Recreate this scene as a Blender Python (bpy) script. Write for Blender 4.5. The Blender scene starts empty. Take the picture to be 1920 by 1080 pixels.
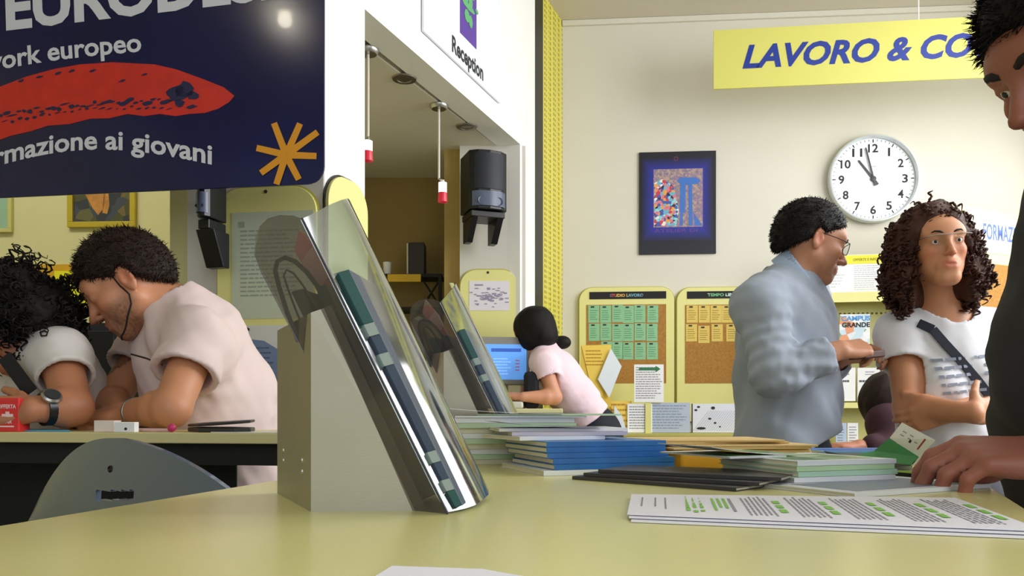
import bpy, math, random
import numpy as np
random.seed(7)
rng = np.random.default_rng(11)
C = bpy.context.scene.collection
F, HX, HY, CZ = 1500.0, 960.0, 770.0, 1.13          # focal length and horizon in pixels of the 1920x1080 frame, eye height in metres

# ---------------------------------------------------------------- camera, world, lights, exposure
cam_d = bpy.data.cameras.new('camera'); cam = bpy.data.objects.new('camera', cam_d); C.objects.link(cam)
cam.location = (0, 0, CZ); cam.rotation_euler = (math.pi/2, 0, 0)
cam_d.sensor_width = 36; cam_d.lens = F/1920*36; cam_d.shift_y = (HY-540)/1920; cam_d.clip_start = .02
bpy.context.scene.camera = cam
w = bpy.data.worlds.new('world'); bpy.context.scene.world = w; w.use_nodes = True
w.node_tree.nodes['Background'].inputs[0].default_value = (.90, .95, 1.0, 1)
w.node_tree.nodes['Background'].inputs[1].default_value = 0.42
def area(name, loc, target, sx, sy, power, col):
    d = bpy.data.lights.new(name, 'AREA'); d.shape = 'RECTANGLE'; d.size = sx; d.size_y = sy; d.energy = power; d.color = col
    o = bpy.data.objects.new(name, d); C.objects.link(o); o.location = loc
    from mathutils import Vector
    o.rotation_euler = (Vector(target)-Vector(loc)).to_track_quat('-Z', 'Y').to_euler()
    return o
area('daylight_front_window', (3.40, 1.6, 2.5), (0, 2.2, 1.25), 2.2, 1.95, 128, (.97, .98, 1.0))
area('daylight_rear_window', (3.40, 3.7, 2.5), (0, 3.6, 1.4), 1.5, 1.95, 44, (.97, .98, 1.0))
area('shopfront_daylight', (0.9, -2.2, 2.1), (0, 3.0, 1.3), 4.2, 2.2, 44, (.95, .98, 1.0))
area('left_room_fill', (-2.6, 3.2, 3.5), (-2.6, 3.4, 0), 1.2, .5, 25, (1.0, .97, .90))  # fill added to brighten the yellow wall at far left
vs = bpy.context.scene.view_settings
vs.view_transform = 'Standard'; vs.look = 'None'; vs.gamma = 1; vs.use_curve_mapping = False; vs.exposure = 0.0

# ---------------------------------------------------------------- helpers
def lin(c):
    if isinstance(c, str): c = tuple(int(c[i:i+2], 16) for i in (0, 2, 4))
    c = [x/255 for x in c]
    return tuple(x/12.92 if x <= .04045 else ((x+.055)/1.055)**2.4 for x in c) + (1,)
MATS = {}
def mat(name, col, rough=.6, metal=0, bump=None, var=0, varscale=6, attr=False, spec=.5, emit=0, coat=0, aniso=None):
    """procedural Principled material; bump=(scale, strength, distance)"""
    if name in MATS: return MATS[name]
    m = bpy.data.materials.new(name); m.use_nodes = True; nt = m.node_tree; b = nt.nodes['Principled BSDF']
    L = nt.links.new
    b.inputs['Roughness'].default_value = rough; b.inputs['Metallic'].default_value = metal
    b.inputs['Specular IOR Level'].default_value = spec; b.inputs['Coat Weight'].default_value = coat
    c = lin(col); b.inputs['Base Color'].default_value = c
    tc = nt.nodes.new('ShaderNodeTexCoord')
    src = None
    if attr:
        a = nt.nodes.new('ShaderNodeAttribute'); a.attribute_name = 'Col'; src = a.outputs['Color']
    if var:
        n = nt.nodes.new('ShaderNodeTexNoise'); n.inputs['Scale'].default_value = varscale; n.inputs['Detail'].default_value = 5
        L(tc.outputs['Object'], n.inputs['Vector'])
        mr = nt.nodes.new('ShaderNodeMapRange'); mr.inputs['From Min'].default_value = .3; mr.inputs['From Max'].default_value = .7
        mr.inputs['To Min'].default_value = 1-var; mr.inputs['To Max'].default_value = 1+var*.6
        L(n.outputs['Fac'], mr.inputs['Value'])
        mx = nt.nodes.new('ShaderNodeVectorMath'); mx.operation = 'SCALE'
        if src: L(src, mx.inputs[0])
        else: mx.inputs[0].default_value = c[:3]
        L(mr.outputs[0], mx.inputs['Scale']); src = mx.outputs[0]
    if src: L(src, b.inputs['Base Color'])
    if bump:
        n2 = nt.nodes.new('ShaderNodeTexNoise'); n2.inputs['Scale'].default_value = bump[0]; n2.inputs['Detail'].default_value = 6
        mp = nt.nodes.new('ShaderNodeMapping'); L(tc.outputs['Object'], mp.inputs[0]); L(mp.outputs[0], n2.inputs['Vector'])
        if aniso: mp.inputs['Scale'].default_value = aniso
        bp = nt.nodes.new('ShaderNodeBump'); bp.inputs['Strength'].default_value = bump[1]; bp.inputs['Distance'].default_value = bump[2]
        L(n2.outputs['Fac'], bp.inputs['Height']); L(bp.outputs[0], b.inputs['Normal'])
    if emit:
        b.inputs['Emission Color'].default_value = c; b.inputs['Emission Strength'].default_value = emit
    MATS[name] = m; return m
def clear_mat(name, tint, gloss=.12, rough=.06, body=0, bodycol='808080'):
    """thin clear plastic: tinted transparency, a fresnel gloss layer, a little haze"""
    m = bpy.data.materials.new(name); m.use_nodes = True; nt = m.node_tree; L = nt.links.new
    for n in list(nt.nodes): nt.nodes.remove(n)
    out = nt.nodes.new('ShaderNodeOutputMaterial'); tr = nt.nodes.new('ShaderNodeBsdfTransparent'); tr.inputs[0].default_value = lin(tint)
    gl = nt.nodes.new('ShaderNodeBsdfGlossy'); gl.inputs['Roughness'].default_value = rough; gl.inputs[0].default_value = (1, 1, 1, 1)
    lw = nt.nodes.new('ShaderNodeLayerWeight'); pw = nt.nodes.new('ShaderNodeMath'); pw.operation = 'POWER'; L(lw.outputs['Facing'], pw.inputs[0]); pw.inputs[1].default_value = 4.0
    ad = nt.nodes.new('ShaderNodeMath'); ad.operation = 'MULTIPLY_ADD'; ad.inputs[1].default_value = .75; ad.inputs[2].default_value = gloss
    ad.use_clamp = True
    L(pw.outputs[0], ad.inputs[0])
    df = nt.nodes.new('ShaderNodeBsdfDiffuse'); df.inputs[0].default_value = lin(bodycol)
    m1 = nt.nodes.new('ShaderNodeMixShader'); m1.inputs[0].default_value = body; L(tr.outputs[0], m1.inputs[1]); L(df.outputs[0], m1.inputs[2])
    m2 = nt.nodes.new('ShaderNodeMixShader'); L(ad.outputs[0], m2.inputs[0]); L(m1.outputs[0], m2.inputs[1]); L(gl.outputs[0], m2.inputs[2])
    L(m2.outputs[0], out.inputs[0]); MATS[name] = m; return m

def V(*a): return np.array(a, float)
def nrm(v): v = np.asarray(v, float); return v/np.linalg.norm(v)
def P(px, py, Y): return V((px-HX)/F*Y, Y, CZ+(HY-py)/F*Y)

class MB:
    """collects shapes in world coordinates, links them as one mesh object"""
    def __init__(s): s.v = []; s.f = []
    def add(s, vs, fs):
        n = len(s.v); s.v += [tuple(map(float, p)) for p in vs]; s.f += [tuple(i+n for i in f) for f in fs]; return s
    def frame(s, o, ax, lo, hi):
        """box in a frame: ax = three axes"""
        o = np.asarray(o, float); ax = [np.asarray(a, float) for a in ax]
        vs = [o+ax[0]*x+ax[1]*y+ax[2]*z for z in (lo[2], hi[2]) for y in (lo[1], hi[1]) for x in (lo[0], hi[0])]
        return s.add(vs, [(0, 2, 3, 1), (4, 5, 7, 6), (0, 1, 5, 4), (2, 6, 7, 3), (0, 4, 6, 2), (1, 3, 7, 5)])
    def box(s, lo, hi): return s.frame((0, 0, 0), ((1, 0, 0), (0, 1, 0), (0, 0, 1)), lo, hi)
    def prism(s, lower, upper):
        n = len(lower)
        return s.add(list(lower)+list(upper), [tuple(range(n))[::-1], tuple(range(n, 2*n))]+[(i, (i+1) % n, n+(i+1) % n, n+i) for i in range(n)])
    def tube(s, pts, r, n=8, caps=True):
        pts = [np.asarray(p, float) for p in pts]; m = len(pts)
        rr = r if hasattr(r, '__len__') else [r]*m
        vs = []; prev = None
        for i, p in enumerate(pts):
            t = nrm(pts[min(i+1, m-1)]-pts[max(i-1, 0)])
            if prev is None:
                a = V(0, 0, 1) if abs(t[2]) < .9 else V(1, 0, 0); prev = nrm(np.cross(t, a))
            a = nrm(prev-t*np.dot(prev, t)); b = np.cross(t, a); prev = a
            vs += [p+rr[i]*(a*math.cos(2*math.pi*k/n)+b*math.sin(2*math.pi*k/n)) for k in range(n)]
        fs = [(i*n+k, i*n+(k+1) % n, (i+1)*n+(k+1) % n, (i+1)*n+k) for i in range(m-1) for k in range(n)]
        if caps: fs += [tuple(range(n))[::-1], tuple(range((m-1)*n, m*n))]
        return s.add(vs, fs)
    def lathe(s, c, ax, prof, n=32):
        """prof = (radius, distance along ax) pairs"""
        ax = nrm(ax); a = nrm(np.cross(ax, V(0, 0, 1) if abs(ax[2]) < .9 else V(1, 0, 0))); b = np.cross(ax, a); c = np.asarray(c, float)
        vs = [c+ax*h+max(r, 1e-5)*(a*math.cos(2*math.pi*k/n)+b*math.sin(2*math.pi*k/n)) for r, h in prof for k in range(n)]
        fs = [(i*n+k, i*n+(k+1) % n, (i+1)*n+(k+1) % n, (i+1)*n+k) for i in range(len(prof)-1) for k in range(n)]
        return s.add(vs, fs)
    def ball(s, c, r, n=12):
        pr = [(math.sin(math.pi*i/n), -math.cos(math.pi*i/n)) for i in range(n+1)]
        rr = r if hasattr(r, '__len__') else (r, r, r)
        t = MB().lathe((0, 0, 0), (0, 0, 1), pr, n*2)
        return s.add([V(*p)*V(*rr)+V(*c) for p in t.v], t.f)
    def flat(s, pts): return s.add(pts, [tuple(range(len(pts)))])
ORI = {}
def mk(name, mb, m, parent=None, smooth=False, bevel=0, colors=None, kind=None):
    v = np.asarray(mb.v, np.float64); f = mb.f
    return mk_arr(name, v, f, m, parent, smooth, bevel, colors, kind)
def mk_arr(name, v, f, m, parent=None, smooth=False, bevel=0, colors=None, kind=None, slots=None, fm=None):
    if parent is None: o = V((v[:, 0].min()+v[:, 0].max())/2, (v[:, 1].min()+v[:, 1].max())/2, v[:, 2].min())
    else: o = ORI[parent.name]
    me = bpy.data.meshes.new(name)
    if isinstance(f, np.ndarray):
        me.vertices.add(len(v)); me.vertices.foreach_set('co', (v-o).astype(np.float32).ravel())
        k = f.shape[1]; me.loops.add(f.size); me.loops.foreach_set('vertex_index', f.astype(np.int32).ravel())
        me.polygons.add(len(f)); me.polygons.foreach_set('loop_start', np.arange(0, f.size, k, dtype=np.int32))
        me.update(calc_edges=True); me.validate()
    else:
        me.from_pydata([tuple(p) for p in (v-o)], [], f); me.update()
    if isinstance(m, (list, tuple)):
        for q in m: me.materials.append(q)
        if fm is not None: me.polygons.foreach_set('material_index', np.asarray(fm, np.int32))
    else: me.materials.append(m)
    if colors is not None:
        ca = me.color_attributes.new('Col', 'FLOAT_COLOR', 'POINT'); ca.data.foreach_set('color', np.asarray(colors, np.float32).ravel())
    if smooth:
        me.shade_smooth()
        if smooth is not True: me.set_sharp_from_angle(angle=math.radians(smooth))
    ob = bpy.data.objects.new(name, me); C.objects.link(ob)
    if parent is None: ob.location = o; ORI[ob.name] = o
    else: ob.parent = parent; ORI[ob.name] = o
    if bevel:
        bv = ob.modifiers.new('bevel', 'BEVEL'); bv.width = bevel; bv.segments = 2; bv.limit_method = 'ANGLE'; bv.angle_limit = .7
    if kind: ob['kind'] = kind
    return ob
def thing(name, loc, label, cat, group=None):
    o = bpy.data.objects.new(name, None); C.objects.link(o); o.empty_display_size = .05
    o.location = tuple(map(float, loc)); ORI[o.name] = np.asarray(loc, float); return tag(o, label, cat, group)
def tag(o, label, cat, group=None):
    o['label'] = label; o['category'] = cat
    if group: o['group'] = group
    return o
def struct(name, mb, m, **k):
    o = mk(name, mb, m, **k); o['kind'] = 'structure'; return o

class Pl:
    """vertical plane through two plan points (left, right as seen from the room)"""
    def __init__(s, A, B, tilt=0):
        s.o = V(A[0], A[1], 0); s.u = nrm(V(B[0]-A[0], B[1]-A[1], 0)); s.v = V(0, 0, 1); s.n = np.cross(s.u, s.v)
        s.len = math.hypot(B[0]-A[0], B[1]-A[1])
        s.fix()
    def fix(s):
        if np.dot(s.n, V(0, 0, CZ)-s.o) < 0: s.n = -s.n
    def hit(s, px, py):
        r = V((px-HX)/F, 1, (HY-py)/F); c = V(0, 0, CZ); return c+r*np.dot(s.o-c, s.n)/np.dot(r, s.n)
    def px(s, px, py):
        p = s.hit(px, py)-s.o; return (float(np.dot(p, s.u)), float(np.dot(p, s.v)))
    def pt(s, a, b, d=0): return s.o+s.u*a+s.v*b+s.n*d
    def prism(s, mb, poly, d0, d1):
        return mb.prism([s.pt(a, b, d0) for a, b in poly], [s.pt(a, b, d1) for a, b in poly])
    def rect(s, mb, x0, y0, x1, y1, d0, d1):
        """rectangle given by its pixel corners"""
        a, b = s.px(x0, y0), s.px(x1, y1); cx = (a[0], b[0]); cz = (min(a[1], b[1]), max(a[1], b[1]))
        return s.prism(mb, [(cx[0], cz[0]), (cx[1], cz[0]), (cx[1], cz[1]), (cx[0], cz[1])], d0, d1)
def rr(a0, b0, a1, b1, r, n=8, top=True, bottom=True):
    o = []
    for (cx, cy, s, on) in ((a1-r, b0+r, -90, bottom), (a1-r, b1-r, 0, top), (a0+r, b1-r, 90, top), (a0+r, b0+r, 180, bottom)):
        if on: o += [(cx+r*math.cos(math.radians(s+90*i/n)), cy+r*math.sin(math.radians(s+90*i/n))) for i in range(n+1)]
        else: o.append((a1 if s in (-90, 0) else a0, b0 if s in (-90, 180) else b1))
    return o
def text2d(body, bold=0, shear=0, spacing=1.0):
    cu = bpy.data.curves.new('t', 'FONT'); cu.body = body; cu.size = 1; cu.offset = bold; cu.shear = shear; cu.resolution_u = 3
    cu.space_character = spacing
    ob = bpy.data.objects.new('t', cu); me = ob.to_mesh()
    vs = np.array([v.co[:] for v in me.vertices])[:, :2] if len(me.vertices) else np.zeros((0, 2)); fs = [tuple(p.vertices) for p in me.polygons]
    ob.to_mesh_clear(); bpy.data.objects.remove(ob); bpy.data.curves.remove(cu); return vs, fs
def text_on(pl, mb, body, p0, width, height, d, bold=.0, shear=0, warp=None, angle=0, spacing=1.0):
    """lettering flat on plane pl; p0 = baseline start (plane coords), width/height in metres; warp(t)->dy"""
    vs, fs = text2d(body, bold, shear, spacing)
    if not len(vs): return
    x0, x1 = vs[:, 0].min(), vs[:, 0].max(); h = .70
    X = (vs[:, 0]-x0)/(x1-x0)*width; Y = vs[:, 1]/h*height
    if warp is not None:
        t = X/width; dy = np.array([warp(q) for q in t]); Y = Y+dy
    ca, sa = math.cos(angle), math.sin(angle)
    mb.add([pl.pt(p0[0]+x*ca-y*sa, p0[1]+x*sa+y*ca, d) for x, y in zip(X, Y)], fs)
class Table(Pl):
    """horizontal plane at height z: a = x, b = y"""
    def __init__(s, z, ang=0, o=(0, 0)):
        s.o = V(o[0], o[1], z); s.u = V(math.cos(ang), math.sin(ang), 0); s.v = V(-math.sin(ang), math.cos(ang), 0); s.n = V(0, 0, 1)
# ---------------------------------------------------------------- implicit-surface modelling for people (smooth unions meshed by surface nets)
def rc(a, b, ra, rb=None, k=.02, op='add'): return ('rc', np.asarray(a, float), np.asarray(b, float), ra, ra if rb is None else rb, k, op)
def el(c, r, ax=None, k=.02, op='add'):
    ax = np.eye(3) if ax is None else np.array([nrm(a) for a in ax]); return ('el', np.asarray(c, float), np.asarray(r, float), ax, None, k, op)
def hs(p, n, k=.0): return ('hs', np.asarray(p, float), nrm(n), None, None, k, 'cut')      # keeps the side opposite to n
def fn(f): return ('fn', f, None, None, None, 0, 'disp')
def d1(pr, p):
    if pr[0] == 'rc':
        a, b, ra, rb = pr[1:5]; ba = b-a; pa = p-a; h = np.clip(pa@ba/max(ba@ba, 1e-9), 0, 1)
        return np.sqrt(((pa-h[:, None]*ba)**2).sum(1))-(ra+h*(rb-ra))
    if pr[0] == 'el':
        q = (p-pr[1])@pr[3].T; k0 = np.sqrt(((q/pr[2])**2).sum(1)); k1 = np.sqrt(((q/pr[2]**2)**2).sum(1))+1e-9
        return k0*(k0-1)/k1
    if pr[0] == 'hs': return (p-pr[1])@pr[2]
    if pr[0] == 'grp': return ev(pr[1], p)
def grp(prims, k=.0, op='add'): return ('grp', prims, None, None, None, k, op)
def ev(prims, p):
    d = np.full(len(p), 9.0)
    for pr in prims:
        k, op = pr[5], pr[6]
        if op == 'disp': d = d+pr[1](p); continue
        x = d1(pr, p)
        if op == 'add':
            if k > 0: h = np.maximum(k-np.abs(d-x), 0)/k; d = np.minimum(d, x)-h*h*k*.25
            else: d = np.minimum(d, x)
        else:
            if op == 'sub': x = -x
            if k > 0: h = np.maximum(k-np.abs(d-x), 0)/k; d = np.maximum(d, x)+h*h*k*.25
            else: d = np.maximum(d, x)
    return d
def axis(segs):
    """segs: (start, end, step), ... contiguous"""
    o = []
    for a, b, h in segs:
        n = max(1, int(round((b-a)/h))); o += list(np.linspace(a, b, n, endpoint=False))
    o.append(segs[-1][1]); return np.array(o)
def iso(prims, xs, ys, zs, B=6, margin=.012):
    nx, ny, nz = len(xs), len(ys), len(zs)
    def cidx(n): 
        nb = (n+B-1)//B; return nb, np.minimum(np.arange(nb)*B+B//2, n-1)
    bx, ix = cidx(nx); by, iy = cidx(ny); bz, iz = cidx(nz)
    g = np.stack(np.meshgrid(xs[ix], ys[iy], zs[iz], indexing='ij'), -1).reshape(-1, 3)
    dc = ev(prims, g).reshape(bx, by, bz)
    def ext(c, n, nb): 
        c2 = np.append(c, c[-1]); return np.array([c[min((i+1)*B, n-1)]-c[max(i*B-1, 0)] for i in range(nb)])
    ex, ey, ez = ext(xs, nx, bx), ext(ys, ny, by), ext(zs, nz, bz)
    half = .62*np.sqrt(ex[:, None, None]**2+ey[None, :, None]**2+ez[None, None, :]**2)+margin
    near = np.abs(dc) < half
    D = np.repeat(np.repeat(np.repeat(dc, B, 0), B, 1), B, 2)[:nx, :ny, :nz].copy()
    N = np.repeat(np.repeat(np.repeat(near, B, 0), B, 1), B, 2)[:nx, :ny, :nz]
    I = np.argwhere(N)
    for s in range(0, len(I), 300000):
        c = I[s:s+300000]; D[c[:, 0], c[:, 1], c[:, 2]] = ev(prims, np.stack([xs[c[:, 0]], ys[c[:, 1]], zs[c[:, 2]]], 1))
    # close the surface at the borders
    D[0], D[-1] = np.maximum(D[0], 1e-4), np.maximum(D[-1], 1e-4)
    D[:, 0], D[:, -1] = np.maximum(D[:, 0], 1e-4), np.maximum(D[:, -1], 1e-4)
    D[:, :, 0], D[:, :, -1] = np.maximum(D[:, :, 0], 1e-4), np.maximum(D[:, :, -1], 1e-4)
    S = D < 0
    cnt = np.zeros((nx-1, ny-1, nz-1), np.int8)
    for a in (0, 1):
        for b in (0, 1):
            for c in (0, 1): cnt += S[a:nx-1+a, b:ny-1+b, c:nz-1+c]
    A = np.argwhere((cnt > 0) & (cnt < 8)); n = len(A)
    ids = np.full(cnt.shape, -1, np.int32); ids[A[:, 0], A[:, 1], A[:, 2]] = np.arange(n)
    acc = np.zeros((n, 3)); w = np.zeros(n)
    corner = [(a, b, c) for a in (0, 1) for b in (0, 1) for c in (0, 1)]
    val = {q: D[A[:, 0]+q[0], A[:, 1]+q[1], A[:, 2]+q[2]] for q in corner}
    pos = {q: np.stack([xs[A[:, 0]+q[0]], ys[A[:, 1]+q[1]], zs[A[:, 2]+q[2]]], 1) for q in corner}
    for q in corner:
        for ax in range(3):
            if q[ax] == 0:
                r = list(q); r[ax] = 1; r = tuple(r); a, b = val[q], val[r]; m = (a < 0) != (b < 0)
                t = np.where(m, a/np.where(m, a-b, 1), 0)[:, None]
                acc += np.where(m[:, None], pos[q]*(1-t)+pos[r]*t, 0); w += m
    v = acc/np.maximum(w, 1)[:, None]; fs = []
    for ax in range(3):
        o1, o2 = (ax+1) % 3, (ax+2) % 3
        sl0 = [slice(None)]*3; sl1 = [slice(None)]*3
        sl0[ax] = slice(0, -1); sl1[ax] = slice(1, None)
        for o in (o1, o2): sl0[o] = slice(1, -1); sl1[o] = slice(1, -1)
        s0, s1 = S[tuple(sl0)], S[tuple(sl1)]
        E = np.argwhere(s0 != s1)
        if not len(E): continue
        fl = s0[E[:, 0], E[:, 1], E[:, 2]]
        base = E.copy(); base[:, o1] += 1; base[:, o2] += 1
        def cell(d1_, d2_):
            q = base.copy(); q[:, o1] += d1_; q[:, o2] += d2_; return ids[q[:, 0], q[:, 1], q[:, 2]]
        Q = np.stack([cell(-1, -1), cell(0, -1), cell(0, 0), cell(-1, 0)], 1)
        Q[~fl] = Q[~fl][:, ::-1]; fs.append(Q)
    f = np.concatenate(fs); f = f[(f >= 0).all(1)]
    return v, f
def nz(p, s, seed, o=3):
    r = np.random.default_rng(seed); d = np.zeros(len(p)); a = 1.0
    for i in range(o):
        for j in range(3):
            k = r.normal(size=3); k /= np.linalg.norm(k); d += a*np.sin(p@k*s*(1+.4*j)+r.uniform(0, 6.28))*np.sin(p@np.roll(k, 1)*s*.8+r.uniform(0, 6.28))
        a *= .5; s *= 2.1
    return d/3
def ortho(f, u):
    f = nrm(f); u = nrm(np.asarray(u, float)-f*np.dot(u, f)); return f, u, np.cross(u, f)      # forward, up, left
def head_prims(c, f, u, s=1.0, fem=False):
    f, u, l = ortho(f, u); c = np.asarray(c, float)
    def q(a, b, z): return c+s*(f*a+l*b+u*z)
    ax = (f, l, u); j = .9 if fem else 1.0
    o = [el(q(-.012, 0, .034), V(.097, .076, .086)*s, ax, k=.0),
         el(q(.018, 0, -.028), V(.072, .060*j, .082)*s, ax, k=.03*s),
         rc(q(.070, .010, -.096), q(.070, -.010, -.096), .019*s, k=.028*s),
         el(q(.068, 0, .030), V(.030, .056, .032)*s, ax, k=.02*s),
         el(q(.078, 0, .020), V(.015, .048, .010 if not fem else .006)*s, ax, k=.014*s)]
    for m in (-1, 1):
        o += [rc(q(-.002, m*.053*j, -.050), q(.060, m*.016, -.094), .018*s, .017*s, k=.026*s),
              el(q(.056, m*.046*j, -.022), V(.026, .018, .018)*s, ax, k=.02*s),
              el(q(.040, m*.042*j, -.052), V(.030, .016, .028)*s, ax, k=.02*s)]
    for m in (-1, 1):
        o += [el(q(.099, m*.031, .004), V(.017, .018, .013)*s, ax, k=.012*s, op='sub'),
              el(q(.0745, m*.031, .003), V(.0155, .0175, .0135)*s, ax, k=.004*s),
              rc(q(.0885, m*.019, .008), q(.083, m*.043, .007), .0035*s, k=.005*s)]
    ns = .82 if fem else 1.0
    o += [rc(q(.088, 0, .012), q(.112 if not fem else .108, 0, -.030), .0075*s*ns, .0105*s*ns, k=.012*s),
          el(q(.114 if not fem else .109, 0, -.033), V(.011, .010, .009)*s*ns, ax, k=.006*s)]
    for m in (-1, 1):
        o += [el(q(.100, m*.012*ns, -.036), V(.011, .0075, .0075)*s*ns, ax, k=.006*s),
              el(q(.107, m*.006, -.0425), V(.004, .003, .003)*s, ax, k=.002*s, op='sub')]
    o += [el(q(.083, 0, -.066), V(.014, .030, .020)*s, ax, k=.014*s),
          rc(q(.094, .014, -.0595), q(.094, -.014, -.0595), .0045*s, k=.005*s), rc(q(.098, .006, -.058), q(.098, -.006, -.058), .0045*s, k=.004*s),
          rc(q(.094, .012, -.0715), q(.094, -.012, -.0715), .0055*s, k=.005*s),
          el(q(.1005, 0, -.0650), V(.006, .021, .0014)*s, ax, k=.003*s, op='sub')]
    for m in (-1, 1):
        e = q(-.010, m*.078, -.004); fx, lx = nrm(f*.9+l*m*-.35), nrm(l*m+f*.35)
        o += [el(e, V(.018, .008, .032)*s, (fx, lx, u+f*-.15), k=.006*s),
              el(e+s*(l*m*.007+f*.001+u*.004), V(.010, .006, .019)*s, (fx, lx, u), k=.005*s, op='sub'),
              el(e+s*(f*.012*1-u*.002), V(.005, .006, .007)*s, ax, k=.004*s),
              el(e-s*(u*.026), V(.008, .005, .009)*s, ax, k=.004*s)]
    return o, (c, f, l, u, s)
def skin_colors(v, H, base, stubble=0, lip=(.62, .30, .27)):
    c, f, l, u, s = H; q = (v-c)/s; a, b, z = q@f, q@l, q@u
    col = np.tile(np.array(lin(base))[:3], (len(v), 1))
    def blend(m, to): 
        nonlocal col; m = np.clip(m, 0, 1)[:, None]; col = col*(1-m)+np.asarray(to)*m
    b0 = np.array(lin(base))[:3]
    g = lambda x, y, zz, r: np.exp(-(((a-x)**2+(b-y)**2+(z-zz)**2)/r**2))
    red = b0*np.array([1.05, .72, .66])
    blend(.6*(g(.115, 0, -.035, .018)+g(.075, .045, -.028, .025)+g(.075, -.045, -.028, .025)), red)
    blend(.8*(g(-.01, .085, 0, .022)+g(-.01, -.085, 0, .022)), red)
    if stubble:
        m = ((a > .0) & (z < -.012) & (z > -.13)).astype(float)*np.clip((-.015-z-np.maximum(0, .02-np.abs(b))*0)/.03, 0, 1)
        cheek = np.exp(-((a-.085)**2+(np.abs(b)-.04)**2+(z+.03)**2)/.02**2)
        m = m*(1-cheek)*np.clip(a/.03, 0, 1)
        blend(stubble*m*(.75+.25*np.sin(v[:, 0]*3000)*np.sin(v[:, 2]*2700)), b0*.25)
    lp = np.exp(-((z+.0655)/.0105)**4)*np.exp(-(b/.024)**4)*(a > .086)
    blend(lp*.8, b0*np.array([.86, .50, .60]))
    return np.concatenate([col, np.ones((len(v), 1))], 1)
def hand_prims(w, d, n, side, curl=(20, 30, 20), s=1.0, thumb=(.55, .6, .3), spread=.0, curls=None):
    """w wrist, d along the hand, n towards the palm's face, side towards the thumb"""
    d = nrm(d); n = nrm(np.asarray(n, float)-d*np.dot(n, d)); t = nrm(np.cross(d, n)); t = t if np.dot(t, side) > 0 else -t; w = np.asarray(w, float); o = []
    for i, (off, mc, L, r) in enumerate(((.029, .088, .072, .0092), (.0098, .092, .080, .0095), (-.0098, .087, .074, .0090), (-.028, .079, .058, .0080))):
        kn = w+s*(d*mc+t*off); o.append(rc(w+s*(d*.008+t*off*.55), kn, .0145*s, .0105*s, k=.010*s))
        ang = 0; p = kn; cs = curls[i] if curls else curl
        for q, (fr, a) in enumerate(zip((.45, .30, .25), cs)):
            ang += math.radians(a); dr = nrm(d*math.cos(ang)+n*math.sin(ang)+t*spread*(1.5-i)); e = p+dr*L*fr*s
            o.append(rc(p, e, r*s*(1-.08*q), r*s*(.94-.10*q), k=.0035*s)); p = e
    o.append(el(w+s*(d*.045+n*.006), V(.046, .036, .014)*s, (d, t, n), k=.012*s))
    p = w+s*(d*.022+t*.022+n*.006); td = nrm(d*thumb[0]+t*thumb[1]+n*thumb[2])
    e = p+td*.042*s; o.append(rc(p, e, .016*s, .0125*s, k=.010*s)); p = e
    td = nrm(td+d*.35); e = p+td*.033*s; o.append(rc(p, e, .0115*s, .0105*s, k=.004*s)); p = e
    td = nrm(td+d*.25); e = p+td*.026*s; o.append(rc(p, e, .0105*s, .0085*s, k=.003*s))
    return o
def torso_basis(J):
    U = nrm(J['neck']-J['pelvis']); S = J['shL']-J['shR']; S = nrm(S-U*np.dot(S, U)); Fd = np.cross(S, U); return U, S, Fd
def torso_prims(J, wd=1.0, dp=1.0, infl=0, fem=False, belly=1.0):
    U, S, Fd = torso_basis(J); nk, pv = J['neck'], J['pelvis']; L = np.linalg.norm(nk-pv); ax = (S, Fd, U)
    ch = J.get('chest', nk+(pv-nk)*.34+Fd*.0); be = J.get('belly', nk+(pv-nk)*.70+Fd*.008); i = infl
    w_ = .90 if fem else 1.0
    o = [el(ch, V(.158*wd*w_+i, .108*dp+i, .20*L/.52+i), ax, k=0), el(be, V(.130*wd*w_+i, .100*dp*belly+i, .17*L/.52+i), ax, k=.08),
         el(pv, V(.155*wd+i, .112*dp+i, .13+i), ax, k=.08),
         rc(J['shL'], J['shR'], .050+i, k=.06)]
    for s in ('shL', 'shR'): o.append(rc(nk+U*.015, J[s]+U*.0, .045+i, .040+i, k=.05))
    if fem:
        for m in (-1, 1): o.append(el(ch+S*m*.068+Fd*.078*dp-U*.03, V(.058, .052, .058)+i, ax, k=.04))
    return o
def legs_prims(J, infl=0):
    U, S, Fd = torso_basis(J); S = nrm(S*V(1, 1, 0)); o = []; i = infl
    pv = J['pelvis']; z0 = pv[2]
    for m, k in ((1, 'L'), (-1, 'R')):
        hip = pv+S*m*.085-V(0, 0, .05); kn = J.get('kn'+k, V(hip[0], hip[1], .50)+nrm(Fd*V(1, 1, .0001))*.02); an = J.get('an'+k, V(hip[0], hip[1], .09))
        o += [rc(hip, kn, .088+i, .058+i, k=.04), rc(kn, an, .056+i, .040+i*1.6, k=.03)]
    return o
def arm_prims(J, k, infl=0, r=1.0, el2=True):
    i = infl; o = [rc(J['sh'+k], J['el'+k], .047*r+i, .040*r+i, k=.03)]
    if el2:
        m = J['el'+k]*.72+J['wr'+k]*.28
        o += [rc(J['el'+k], m, .040*r+i, .042*r+i, k=.015), rc(m, J['wr'+k], .042*r+i, .0265*r+i, k=.012)]
    return o
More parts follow.
